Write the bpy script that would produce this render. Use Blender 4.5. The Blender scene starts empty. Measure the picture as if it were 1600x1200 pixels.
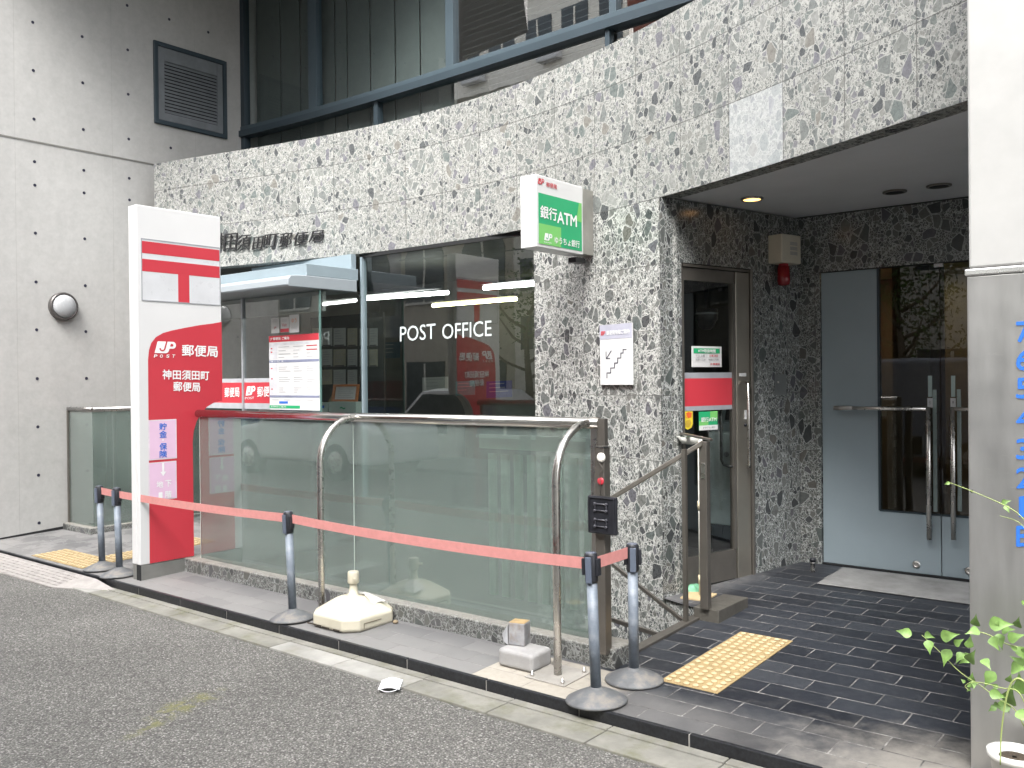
import bpy, bmesh, math, random
import numpy as np
from mathutils import Vector, Matrix
random.seed(7)
S = bpy.context.scene
COL = S.collection
# ------------------------------------------------------------------ camera
# world frame: X runs along the kerb, Y from the kerb into the building, Z up
CAM = np.array([9.341, -3.622, 1.6])
_kd = np.array([0.77758792, -0.62877423, 0.0]); _kn = np.array([0.62877423, 0.77758792, 0.0])
_s = .0105; _c = math.sqrt(1-_s*_s); _p = 6/1400.0
_F = np.array([0, math.cos(_p), -math.sin(_p)]); _R0 = np.array([1., 0, 0]); _U0 = np.array([0, math.sin(_p), math.cos(_p)])
_M = np.array([_kd, _kn, [0, 0, 1.]])
CR = _M @ (_c*_R0 - _s*_U0); CU = _M @ (_s*_R0 + _c*_U0); CF = _M @ _F
cd = bpy.data.cameras.new('camera'); cam = bpy.data.objects.new('camera', cd); COL.objects.link(cam)
cd.sensor_width = 36; cd.lens = 1400/1600*36; cd.clip_end = 500; cd.clip_start = .05
cam.matrix_world = Matrix([[CR[i], CU[i], -CF[i], CAM[i]] for i in range(3)] + [[0, 0, 0, 1]])
S.camera = cam
# ------------------------------------------------------------------ light
SUN_EL, SUN_AZ = math.radians(52), math.radians(158)      # azimuth clockwise from +Y
w = bpy.data.worlds.new('World'); S.world = w; w.use_nodes = True
nt = w.node_tree; nt.nodes.clear()
sky = nt.nodes.new('ShaderNodeTexSky'); sky.sky_type = 'NISHITA'; sky.sun_disc = False
sky.sun_elevation = SUN_EL; sky.sun_rotation = SUN_AZ; sky.dust_density = 4; sky.air_density = 1; sky.ozone_density = 1
hs = nt.nodes.new('ShaderNodeHueSaturation'); hs.inputs['Saturation'].default_value = .22
bg = nt.nodes.new('ShaderNodeBackground'); bg.inputs[1].default_value = .15
wo = nt.nodes.new('ShaderNodeOutputWorld')
nt.links.new(sky.outputs[0], hs.inputs['Color']); nt.links.new(hs.outputs[0], bg.inputs[0]); nt.links.new(bg.outputs[0], wo.inputs[0])
sl = bpy.data.lights.new('sun', 'SUN'); sl.energy = .85; sl.angle = math.radians(28); sl.color = (1, .975, .94)
so = bpy.data.objects.new('sun', sl); COL.objects.link(so)
sd = Vector((math.sin(SUN_AZ)*math.cos(SUN_EL), math.cos(SUN_AZ)*math.cos(SUN_EL), math.sin(SUN_EL)))
so.rotation_euler = sd.to_track_quat('Z', 'Y').to_euler(); so.location = (9, -8, 12)
S.view_settings.view_transform = 'Standard'; S.view_settings.look = 'None'
S.view_settings.exposure = 2.25; S.view_settings.gamma = 1; S.view_settings.use_curve_mapping = False
try:
    S.cycles.max_bounces = 8; S.cycles.transparent_max_bounces = 16; S.cycles.caustics_reflective = False; S.cycles.caustics_refractive = True
    S.cycles.use_denoising = True
except Exception: pass

# ------------------------------------------------------------------ measuring helpers (survey of the photo -> metres)
SL = .035                      # the pavement falls towards the kerb
def dd(x, y): return 1400*CF + (x-800)*CR + (600-y)*CU
def V(a): return Vector((float(a[0]), float(a[1]), float(a[2])))
def PZ(z): return lambda x, y: V(CAM + dd(x, y)*(z-CAM[2])/dd(x, y)[2])
def PX(X): return lambda x, y: V(CAM + dd(x, y)*(X-CAM[0])/dd(x, y)[0])
def PY(Y): return lambda x, y: V(CAM + dd(x, y)*(Y-CAM[1])/dd(x, y)[1])
def PL(A, B):
    m = np.array([-(B[1]-A[1]), B[0]-A[0]])
    return lambda x, y: V(CAM + dd(x, y)*(m@(np.array(A)-CAM[:2]))/(m@dd(x, y)[:2]))
def G(x, y):
    v = dd(x, y); n = np.array([0, -SL, 1.]); return V(CAM - v*(n@CAM)/(n@v))
def gz(Y): return SL*Y

# ------------------------------------------------------------------ material helpers
MATS = {}
def nodemat(name):
    m = bpy.data.materials.new(name); m.use_nodes = True
    t = m.node_tree; b = t.nodes['Principled BSDF']; return m, t, b
def N(t, typ, **kw):
    n = t.nodes.new(typ)
    for k, v in kw.items():
        if k in n.bl_rna.properties: setattr(n, k, v)
        else: n.inputs[k].default_value = v
    return n
def lk(t, a, b): t.links.new(a, b)
def ramp(t, fac, stops, interp='LINEAR'):
    r = t.nodes.new('ShaderNodeValToRGB'); r.color_ramp.interpolation = interp
    e = r.color_ramp.elements
    while len(e) > 1: e.remove(e[-1])
    e[0].position = stops[0][0]; e[0].color = (*stops[0][1], 1) if len(stops[0][1]) == 3 else stops[0][1]
    for p, c in stops[1:]:
        q = e.new(p); q.color = (*c, 1)
    lk(t, fac, r.inputs[0]); return r.outputs[0]
def mixc(t, fac, a, b, mode='MIX'):
    n = t.nodes.new('ShaderNodeMix'); n.data_type = 'RGBA'; n.blend_type = mode
    for s, v in ((0, fac), (6, a), (7, b)):
        if hasattr(v, 'is_linked'): lk(t, v, n.inputs[s])
        elif s == 0: n.inputs[0].default_value = v
        else: n.inputs[s].default_value = (*v, 1)
    return n.outputs[2]
def math_(t, op, a, b=None, c=None, clamp=False):
    n = t.nodes.new('ShaderNodeMath'); n.operation = op; n.use_clamp = clamp
    for i, v in enumerate((a, b, c)):
        if v is None: continue
        if hasattr(v, 'is_linked'): lk(t, v, n.inputs[i])
        else: n.inputs[i].default_value = v
    return n.outputs[0]
def coords(t, scale=(1, 1, 1), rot=(0, 0, 0), kind='Object', loc=(0, 0, 0)):
    tc = t.nodes.new('ShaderNodeTexCoord'); mp = t.nodes.new('ShaderNodeMapping')
    mp.inputs['Scale'].default_value = scale; mp.inputs['Rotation'].default_value = rot; mp.inputs['Location'].default_value = loc
    lk(t, tc.outputs[kind], mp.inputs[0]); return mp.outputs[0]
def noise(t, vec, scale, detail=4, rough=.6, dist=0):
    n = N(t, 'ShaderNodeTexNoise', Scale=scale, Detail=detail, Roughness=rough, Distortion=dist); lk(t, vec, n.inputs['Vector']); return n.outputs['Fac']
def bump(t, b, h, dist=.002, strength=1.0):
    n = N(t, 'ShaderNodeBump', Distance=dist, Strength=strength); lk(t, h, n.inputs['Height']); lk(t, n.outputs[0], b.inputs['Normal'])
def simple(name, col, rough=.5, metal=0, var=.12, scale=8, bmp=0, dirt=None, dirt_amt=.5, spec=None, coat=0):
    """a colour with mottling, optional dirt blotches and fine bump"""
    if name in MATS: return MATS[name]
    m, t, b = nodemat(name)
    v = coords(t)
    n1 = noise(t, v, scale, 5)
    lo = tuple(c*(1-var) for c in col); hi = tuple(min(1, c*(1+var)) for c in col)
    c = ramp(t, n1, [(.3, lo), (.7, hi)])
    if dirt:
        n2 = noise(t, v, scale*.6+3, 7, .7)
        f = ramp(t, n2, [(.5, (0, 0, 0)), (.7, (dirt_amt,)*3)])
        c = mixc(t, f, c, dirt)
    lk(t, c, b.inputs['Base Color'])
    r = math_(t, 'MULTIPLY_ADD', noise(t, v, scale*3, 3), .25, rough-.12, clamp=True); lk(t, r, b.inputs['Roughness'])
    b.inputs['Metallic'].default_value = metal
    if spec is not None: b.inputs['Specular IOR Level'].default_value = spec
    if coat: b.inputs['Coat Weight'].default_value = coat
    if bmp: bump(t, b, noise(t, v, 140, 3), bmp)
    MATS[name] = m; return m
def emis(name, col, s):
    m, t, b = nodemat(name); b.inputs['Base Color'].default_value = (*col, 1)
    b.inputs['Emission Color'].default_value = (*col, 1); b.inputs['Emission Strength'].default_value = s; return m

def breccia(name, tint=1.0, joints=True, rough=.28, dusty=0.0, wear_shade=0):
    m, t, b = nodemat(name)
    v = coords(t, (1, 1, 1))
    wn = N(t, 'ShaderNodeTexNoise', Scale=5, Detail=3); lk(t, v, wn.inputs['Vector'])
    wv = t.nodes.new('ShaderNodeVectorMath'); wv.operation = 'MULTIPLY_ADD'
    lk(t, wn.outputs['Color'], wv.inputs[0]); wv.inputs[1].default_value = (.035, .035, .035); lk(t, v, wv.inputs[2])
    vec = wv.outputs[0]
    n0 = noise(t, vec, 34, 5, .7)
    W = {0: ((.40, .402, .38), (.35, .356, .335), .76, .60), 1: ((.54, .545, .52), (.26, .27, .258), .70, .42), 2: ((.38, .395, .385), (.085, .092, .092), .34, .36)}[wear_shade]
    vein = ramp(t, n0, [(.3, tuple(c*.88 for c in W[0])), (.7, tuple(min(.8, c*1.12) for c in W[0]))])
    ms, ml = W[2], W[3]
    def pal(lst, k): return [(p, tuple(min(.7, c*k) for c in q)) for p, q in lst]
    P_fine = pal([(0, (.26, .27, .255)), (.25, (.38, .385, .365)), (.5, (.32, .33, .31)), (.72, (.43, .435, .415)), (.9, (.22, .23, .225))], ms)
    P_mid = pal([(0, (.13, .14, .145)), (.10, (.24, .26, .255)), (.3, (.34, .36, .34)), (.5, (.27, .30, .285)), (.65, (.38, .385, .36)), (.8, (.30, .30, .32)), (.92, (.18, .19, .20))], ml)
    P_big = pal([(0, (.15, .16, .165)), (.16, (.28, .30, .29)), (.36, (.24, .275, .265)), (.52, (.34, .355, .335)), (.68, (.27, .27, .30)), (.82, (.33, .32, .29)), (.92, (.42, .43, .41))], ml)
    P_speck = [(0, (.04, .045, .047)), (.5, (.09, .10, .10))]
    col = vein
    for sc, thr, edge, pl, rotz, halo in ((58, .08, .055, P_fine, .3, 0), (125 if wear_shade != 1 else 85, .78, .12, P_speck, .7, 0), (40, .66, .06, P_mid, .9, .035), (22, .70, .05, P_mid, .5, .03), (12.5, .80, .045, P_big, 1.1, .022)):
        mp = t.nodes.new('ShaderNodeMapping'); mp.inputs['Rotation'].default_value = (.6, rotz, .4); mp.inputs['Scale'].default_value = (1, 1.25, .85)
        lk(t, vec, mp.inputs[0])
        a = N(t, 'ShaderNodeTexVoronoi', feature='F1', Scale=sc, Randomness=1.0); lk(t, mp.outputs[0], a.inputs['Vector'])
        e = N(t, 'ShaderNodeTexVoronoi', feature='DISTANCE_TO_EDGE', Scale=sc, Randomness=1.0); lk(t, mp.outputs[0], e.inputs['Vector'])
        sp = t.nodes.new('ShaderNodeSeparateColor'); lk(t, a.outputs['Color'], sp.inputs[0])
        wob = math_(t, 'MULTIPLY_ADD', n0, .08, edge-.02)
        sel = math_(t, 'GREATER_THAN', sp.outputs[0], thr)
        if halo:
            h = math_(t, 'GREATER_THAN', e.outputs['Distance'], math_(t, 'SUBTRACT', wob, halo+.02)); col = mixc(t, math_(t, 'MULTIPLY', math_(t, 'MULTIPLY', h, sel), .85), col, vein)
        f = math_(t, 'MULTIPLY', math_(t, 'GREATER_THAN', e.outputs['Distance'], wob), sel)
        cc = ramp(t, sp.outputs[1], pl, 'CONSTANT')
        n3 = ramp(t, noise(t, vec, sc*2.5, 4, .7), [(.3, (.82,)*3), (.7, (1.2,)*3)])
        cc = mixc(t, 1.0, cc, n3, 'MULTIPLY')
        col = mixc(t, f, col, cc)
    # broad tone drift, and one tone per slab
    uv = t.nodes.new('ShaderNodeUVMap'); uv.uv_map = 'UVMap'
    sx = t.nodes.new('ShaderNodeSeparateXYZ'); lk(t, uv.outputs[0], sx.inputs[0])
    if joints:
        fu = math_(t, 'DIVIDE', sx.outputs[0], .4715); fv = math_(t, 'DIVIDE', sx.outputs[1], .4635)
        cu = math_(t, 'FLOOR', fu); cv = math_(t, 'FLOOR', fv)
        cx = t.nodes.new('ShaderNodeCombineXYZ'); lk(t, cu, cx.inputs[0]); lk(t, cv, cx.inputs[1])
        wh = t.nodes.new('ShaderNodeTexWhiteNoise'); lk(t, cx.outputs[0], wh.inputs['Vector'])
        tone = ramp(t, wh.outputs['Value'], [(0, (.93, .93, .93)), (1, (1.05, 1.05, 1.05))])
        col = mixc(t, 1.0, col, tone, 'MULTIPLY')
        # one newer, whiter replacement slab over the entrance
        eq = math_(t, 'MULTIPLY', math_(t, 'COMPARE', cu, 35.0, .2), math_(t, 'COMPARE', cv, 20.0, .2))
        col = mixc(t, math_(t, 'MULTIPLY', eq, .45), col, (.50, .525, .54))
        ju = math_(t, 'ABSOLUTE', math_(t, 'SUBTRACT', math_(t, 'FRACT', fu), .5))
        jv = math_(t, 'ABSOLUTE', math_(t, 'SUBTRACT', math_(t, 'FRACT', fv), .5))
        jm = math_(t, 'MAXIMUM', math_(t, 'GREATER_THAN', ju, .4945), math_(t, 'GREATER_THAN', jv, .4945))
        col = mixc(t, math_(t, 'MULTIPLY', jm, .85), col, (.11, .11, .105))
    if dusty:
        ge = t.nodes.new('ShaderNodeNewGeometry'); sn = t.nodes.new('ShaderNodeSeparateXYZ'); lk(t, ge.outputs['Normal'], sn.inputs[0])
        dm = ramp(t, noise(t, v, 6, 6, .7), [(.35, (dusty,)*3), (.65, (dusty*.45,)*3)])
        dm = math_(t, 'MULTIPLY', dm, math_(t, 'MULTIPLY_ADD', sn.outputs[2], .85, .12, clamp=True))
        col = mixc(t, dm, col, (.36, .34, .30))
    if tint != 1.0: col = mixc(t, 1.0, col, (tint,)*3, 'MULTIPLY')
    lk(t, col, b.inputs['Base Color'])
    lk(t, math_(t, 'MULTIPLY_ADD', n0, .2, rough-.1), b.inputs['Roughness'])
    if joints: 
        bump(t, b, math_(t, 'SUBTRACT', 1.0, jm), .003)
    return m

def schlick(t, boost):
    g = t.nodes.new('ShaderNodeNewGeometry'); d = t.nodes.new('ShaderNodeVectorMath'); d.operation = 'DOT_PRODUCT'
    lk(t, g.outputs['Normal'], d.inputs[0]); lk(t, g.outputs['Incoming'], d.inputs[1])
    q = math_(t, 'POWER', math_(t, 'SUBTRACT', 1.0, math_(t, 'ABSOLUTE', d.outputs['Value'])), 5.0)
    return math_(t, 'MULTIPLY', math_(t, 'MULTIPLY_ADD', q, .95, .045), boost, clamp=True)
def glass(name, tint=(1, 1, 1), boost=1.6, opac=0.0, oc=(.1, .1, .1), rough=0.0):
    m = bpy.data.materials.new(name); m.use_nodes = True; t = m.node_tree; t.nodes.clear()
    o = t.nodes.new('ShaderNodeOutputMaterial'); tr = N(t, 'ShaderNodeBsdfTransparent'); tr.inputs[0].default_value = (*tint, 1)
    gl = N(t, 'ShaderNodeBsdfGlossy', Roughness=rough)
    # faint waviness of float glass
    wv = noise(t, coords(t), 1.3, 2); bp = N(t, 'ShaderNodeBump', Distance=.0007, Strength=1.0); lk(t, wv, bp.inputs['Height']); lk(t, bp.outputs[0], gl.inputs['Normal'])
    mx = t.nodes.new('ShaderNodeMixShader'); lk(t, schlick(t, boost), mx.inputs[0])
    lk(t, tr.outputs[0], mx.inputs[1]); lk(t, gl.outputs[0], mx.inputs[2]); lk(t, mx.outputs[0], o.inputs[0]); return m
def frosted(name):
    m = bpy.data.materials.new(name); m.use_nodes = True; t = m.node_tree; t.nodes.clear()
    o = t.nodes.new('ShaderNodeOutputMaterial')
    v = coords(t)
    smear = ramp(t, noise(t, coords(t, (3, 3, .6)), 2, 5), [(.35, (.21, .255, .238)), (.7, (.25, .295, .278))])
    df = t.nodes.new('ShaderNodeBsdfDiffuse'); lk(t, smear, df.inputs[0])
    rf = N(t, 'ShaderNodeBsdfRefraction', Roughness=.21, IOR=1.04); rf.inputs[0].default_value = (.82, .92, .88, 1)
    a = t.nodes.new('ShaderNodeMixShader'); a.inputs[0].default_value = .60; lk(t, df.outputs[0], a.inputs[1]); lk(t, rf.outputs[0], a.inputs[2])
    gl = N(t, 'ShaderNodeBsdfGlossy', Roughness=.02)
    mx = t.nodes.new('ShaderNodeMixShader'); lk(t, schlick(t, 3.2), mx.inputs[0])
    lk(t, a.outputs[0], mx.inputs[1]); lk(t, gl.outputs[0], mx.inputs[2]); lk(t, mx.outputs[0], o.inputs[0]); return m

# ------------------------------------------------------------------ mesh helpers
class MB:
    def __init__(s): s.v = []; s.f = []; s.uv = {}; s.sm = []
    def add(s, vs, fs, smooth=False, uvs=None):
        o = len(s.v); s.v += [Vector(p) for p in vs]
        for i, f in enumerate(fs):
            if uvs: s.uv[len(s.f)] = uvs[i]
            s.f.append(tuple(a+o for a in f)); s.sm.append(smooth)
        return s
    def box(s, x0, x1, y0, y1, z0, z1, M=None):
        p = [Vector((x, y, z)) for z in (z0, z1) for x, y in ((x0, y0), (x1, y0), (x1, y1), (x0, y1))]
        if M: p = [M @ q for q in p]
        return s.add(p, [(0, 3, 2, 1), (4, 5, 6, 7), (0, 1, 5, 4), (1, 2, 6, 5), (2, 3, 7, 6), (3, 0, 4, 7)])
    def prism(s, pts, d):
        """extrude a planar polygon by vector d"""
        n = len(pts); d = Vector(d); a = [Vector(p) for p in pts]
        s.add(a + [p+d for p in a], [tuple(range(n))[::-1], tuple(range(n, 2*n))] + [(i, (i+1) % n, n+(i+1) % n, n+i) for i in range(n)]); return s
    def obox(s, o, ux, uy, uz):
        o = Vector(o); ux = Vector(ux); uy = Vector(uy); uz = Vector(uz)
        return s.prism([o, o+ux, o+ux+uy, o+uy], uz)
    def tube(s, path, r, n=12, cap=True, rs=None):
        P = [Vector(p) for p in path]; k = len(P); rings = []
        up = None
        for i in range(k):
            d = (P[min(i+1, k-1)] - P[max(i-1, 0)]).normalized()
            if up is None: up = Vector((0, 0, 1)) if abs(d.z) < .9 else Vector((1, 0, 0))
            a = d.cross(up).normalized(); bb = d.cross(a).normalized(); up = -bb if bb.dot(up) < 0 else bb
            a = d.cross(up).normalized(); rr = rs[i] if rs else r
            rings.append([P[i] + rr*(math.cos(2*math.pi*j/n)*a + math.sin(2*math.pi*j/n)*up) for j in range(n)])
        vs = [p for R in rings for p in R]
        fs = [(i*n+j, i*n+(j+1) % n, (i+1)*n+(j+1) % n, (i+1)*n+j) for i in range(k-1) for j in range(n)]
        s.add(vs, fs, True)
        if cap: s.add(rings[0], [tuple(range(n))]); s.add(rings[-1], [tuple(range(n))[::-1]])
        return s
    def lathe(s, prof, c=(0, 0, 0), n=32, M=None, smooth=True):
        c = Vector(c); vs = []
        for r, z in prof:
            for j in range(n):
                p = Vector((r*math.cos(2*math.pi*j/n), r*math.sin(2*math.pi*j/n), z))
                vs.append((M @ p if M else p) + c)
        k = len(prof)
        fs = [(i*n+j, i*n+(j+1) % n, (i+1)*n+(j+1) % n, (i+1)*n+j) for i in range(k-1) for j in range(n)]
        s.add(vs, fs, smooth)
        s.add(vs[:n], [tuple(range(n))[::-1]]); s.add(vs[-n:], [tuple(range(n))]); return s
    def build(s, name, mat, parent=None, bevel=0, seg=2, loc=None):
        me = bpy.data.meshes.new(name); me.from_pydata([tuple(p) for p in s.v], [], s.f)
        if s.uv:
            L = me.uv_layers.new(name='UVMap')
            for p in me.polygons:
                u = s.uv.get(p.index)
                if u:
                    for li, q in zip(p.loop_indices, u): L.data[li].uv = q
        me.polygons.foreach_set('use_smooth', s.sm)
        if not s.uv:
            bm = bmesh.new(); bm.from_mesh(me); bmesh.ops.remove_doubles(bm, verts=bm.verts, dist=1e-5)
            bmesh.ops.recalc_face_normals(bm, faces=bm.faces); bm.to_mesh(me); bm.free()
        me.materials.append(mat)
        o = bpy.data.objects.new(name, me); COL.objects.link(o)
        if parent:
            o.parent = parent
            if parent.type == 'EMPTY': o.matrix_parent_inverse = Matrix.Translation(-Vector(parent.location))
        if bevel:
            b = o.modifiers.new('bevel', 'BEVEL'); b.width = bevel; b.segments = seg; b.limit_method = 'ANGLE'; b.angle_limit = math.radians(40)
            try: b.harden_normals = False
            except Exception: pass
        return o
def tag(o, label=None, cat=None, group=None, kind=None):
    if label: o['label'] = label
    if cat: o['category'] = cat
    if group: o['group'] = group
    if kind: o['kind'] = kind
    return o
def thing(name, label, cat, loc=(0, 0, 0), group=None):
    """Empty at the thing's base; parts are built in world coordinates and then hung under it"""
    o = bpy.data.objects.new(name, None); o.empty_display_size = .1; o.location = loc; COL.objects.link(o)
    return tag(o, label, cat, group)
def copy_tree(o, parent=None):
    c = o.copy(); COL.objects.link(c); c.parent = parent
    if parent: c.matrix_parent_inverse = o.matrix_parent_inverse.copy()
    for ch in list(o.children): copy_tree(ch, c)
    return c
_tc = {}
def text_mesh(body, bold=0.0):
    k = (body, bold)
    if k not in _tc:
        cu = bpy.data.curves.new('lettering', 'FONT'); cu.body = body; cu.offset = bold; cu.resolution_u = 3
        if '\n' in body: cu.align_x = 'CENTER'
        ob = bpy.data.objects.new('lettering', cu); COL.objects.link(ob)
        dg = bpy.context.evaluated_depsgraph_get(); dg.update()
        me = bpy.data.meshes.new_from_object(ob.evaluated_get(dg))
        vs = [v.co.copy() for v in me.vertices]; fs = [tuple(p.vertices) for p in me.polygons]
        bpy.data.objects.remove(ob); bpy.data.curves.remove(cu); bpy.data.meshes.remove(me)
        _tc[k] = (vs, fs)
    return _tc[k]
def fit(body, bl, br, tl, off=(0, 0, 0), mb=None, bold=0.0, depth=None):
    """lettering stretched onto the parallelogram bl-br-tl, a hair proud (off)"""
    vs, fs = text_mesh(body, bold if depth is not None else 0.0); mb = mb or MB(); bl, br, tl, off = map(Vector, (bl, br, tl, off))
    x0 = min(v.x for v in vs); x1 = max(v.x for v in vs); y0 = min(v.y for v in vs); y1 = max(v.y for v in vs)
    P = [bl + (br-bl)*((v.x-x0)/(x1-x0)) + (tl-bl)*((v.y-y0)/(y1-y0)) + off for v in vs]
    if depth is None:
        mb.add(P, fs)
        if bold:
            ex = (br-bl)/max(1e-6, x1-x0); ey = (tl-bl)/max(1e-6, y1-y0); nn = ex.cross(ey).normalized(); 
            if nn.dot(V(CAM)-bl) < 0: nn = -nn
            for k, (sx, sy) in enumerate(((1, 0), (-1, 0), (0, 1), (0, -1))): mb.add([p+ex*sx*bold+ey*sy*bold+nn*(.00025*(k+1)) for p in P], fs)
    else:
        dv = Vector(depth); n = len(P); ed = {}
        for f in fs:
            for a, b2 in zip(f, f[1:]+f[:1]): ed[(a, b2)] = ed.get((a, b2), 0)+1
        mb.add(P + [p+dv for p in P], [f for f in fs] + [tuple(i+n for i in f) for f in fs] + [(a, b2, b2+n, a+n) for (a, b2) in ed if (b2, a) not in ed])
    return mb
def lerp(a, b, f): return a + (b-a)*f
class Frame:
    """a flat rectangle in space: fr(u,v) -> point, u right 0..1, v up 0..1"""
    def __init__(s, bl, br, tl, out): s.o = Vector(bl); s.u = Vector(br)-s.o; s.v = Vector(tl)-s.o; s.n = Vector(out).normalized()
    def __call__(s, u, v, d=0): return s.o + s.u*u + s.v*v + s.n*d
    def rect(s, mb, u0, u1, v0, v1, d0, d1=None):
        if d1 is None: mb.add([s(u0, v0, d0), s(u1, v0, d0), s(u1, v1, d0), s(u0, v1, d0)], [(0, 1, 2, 3)])
        else: mb.prism([s(u0, v0, d0), s(u1, v0, d0), s(u1, v1, d0), s(u0, v1, d0)], s.n*(d1-d0))
        return mb
    def text(s, body, u0, u1, v0, v1, d, mb=None, bold=0.0): return fit(body, s(u0, v0, d), s(u1, v0, d), s(u0, v1, d), mb=mb, bold=bold)
def jp_logo(fr, u0, u1, v0, v1, d, white, red, parent, name='emblem'):
    """the slanted JP mark: block with a J cut out, then a P"""
    def q(x, y): return fr(u0+(u1-u0)*(x-108)/342, v0+(v1-v0)*(315-y)/185, d)
    def arc(cx, cy, rx, ry, a0, a1, n=8): return [(cx+rx*math.cos(math.radians(a0+(a1-a0)*i/n)), cy-ry*math.sin(math.radians(a0+(a1-a0)*i/n))) for i in range(n+1)]
    def layer(pts, dd_):
        return [q(*p)+fr.n*dd_ for p in pts]
    m = MB(); out = [(108, 315), (148, 160)] + arc(172, 158, 24, 28, 180, 90, 5)[1:] + [(395, 130)] + arc(398, 185, 52, 55, 90, -90, 10) + [(345, 240), (335, 272), (320, 300), (292, 315)]
    m.add(layer(out, 0), [tuple(range(len(out)))])
    m.build(name, white, parent)
    r = MB(); J = [(303, 122), (270, 240), (258, 264), (234, 276), (208, 270), (196, 256), (193, 236)]; A = []; B = []
    for k, p in enumerate(J):
        a, c = J[max(k-1, 0)], J[min(k+1, len(J)-1)]; dx, dy = c[0]-a[0], c[1]-a[1]; L = math.hypot(dx, dy); nx, ny = -dy/L*11, dx/L*11
        A.append((p[0]+nx, p[1]+ny)); B.append((p[0]-nx, p[1]-ny))
    r.add(layer(A+B, .0012), [(k, k+1, len(J)+k+1, len(J)+k) for k in range(len(J)-1)])
    cn = [(366, 163)] + arc(386, 184, 20, 21, 90, -90, 6) + [(353, 206)]
    r.add(layer(cn, .0012), [tuple(range(len(cn)))])
    r.build(name + '_cutout', red, parent); return

# ------------------------------------------------------------------ materials
M_STONE = breccia('breccia stone')
M_STONEP = breccia('sheltered pier breccia', wear_shade=1)
M_STONED = breccia('shade darkened polished breccia', rough=.2, wear_shade=2)  # polished stone, with the shade of the recess darkened into its palette
M_CURB = breccia('weathered breccia kerb stone', tint=.8, joints=False, rough=.5, dusty=.9, wear_shade=2)
M_CONC = None
def concrete_mat():
    m, t, b = nodemat('fair-faced concrete'); v = coords(t)
    n1 = noise(t, v, 1.1, 6, .65); n2 = noise(t, v, 14, 6, .7); n3 = noise(t, coords(t, (1, 1, .25)), 5, 4)
    c = ramp(t, n1, [(.3, (.44, .435, .42)), (.7, (.48, .475, .46))])
    c = mixc(t, 1.0, c, ramp(t, n2, [(.3, (.92,)*3), (.7, (1.06,)*3)]), 'MULTIPLY')
    c = mixc(t, 1.0, c, ramp(t, n3, [(.35, (.97,)*3), (.65, (1.02,)*3)]), 'MULTIPLY')
    # bug holes
    vo = N(t, 'ShaderNodeTexVoronoi', Scale=26); lk(t, v, vo.inputs['Vector'])
    sp = t.nodes.new('ShaderNodeSeparateColor'); lk(t, vo.outputs['Color'], sp.inputs[0])
    h = math_(t, 'MULTIPLY', math_(t, 'LESS_THAN', vo.outputs['Distance'], .11), math_(t, 'GREATER_THAN', sp.outputs[0], .93))
    c = mixc(t, math_(t, 'MULTIPLY', h, .5), c, (.22, .215, .20))
    # formwork joints: vertical every 1.575 m (Y), horizontal at the day joint
    tc = t.nodes.new('ShaderNodeTexCoord'); sx = t.nodes.new('ShaderNodeSeparateXYZ'); lk(t, tc.outputs['Object'], sx.inputs[0])
    fy = math_(t, 'ABSOLUTE', math_(t, 'SUBTRACT', math_(t, 'FRACT', math_(t, 'DIVIDE', math_(t, 'ADD', sx.outputs[1], .62), 1.05)), .5))
    j = math_(t, 'GREATER_THAN', fy, .4975)
    c = mixc(t, math_(t, 'MULTIPLY', j, .35), c, (.30, .295, .28))
    lk(t, c, b.inputs['Base Color']); b.inputs['Roughness'].default_value = .75
    bump(t, b, math_(t, 'SUBTRACT', n2, math_(t, 'ADD', h, j)), .003, .6); return m
M_CONC = concrete_mat()
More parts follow.
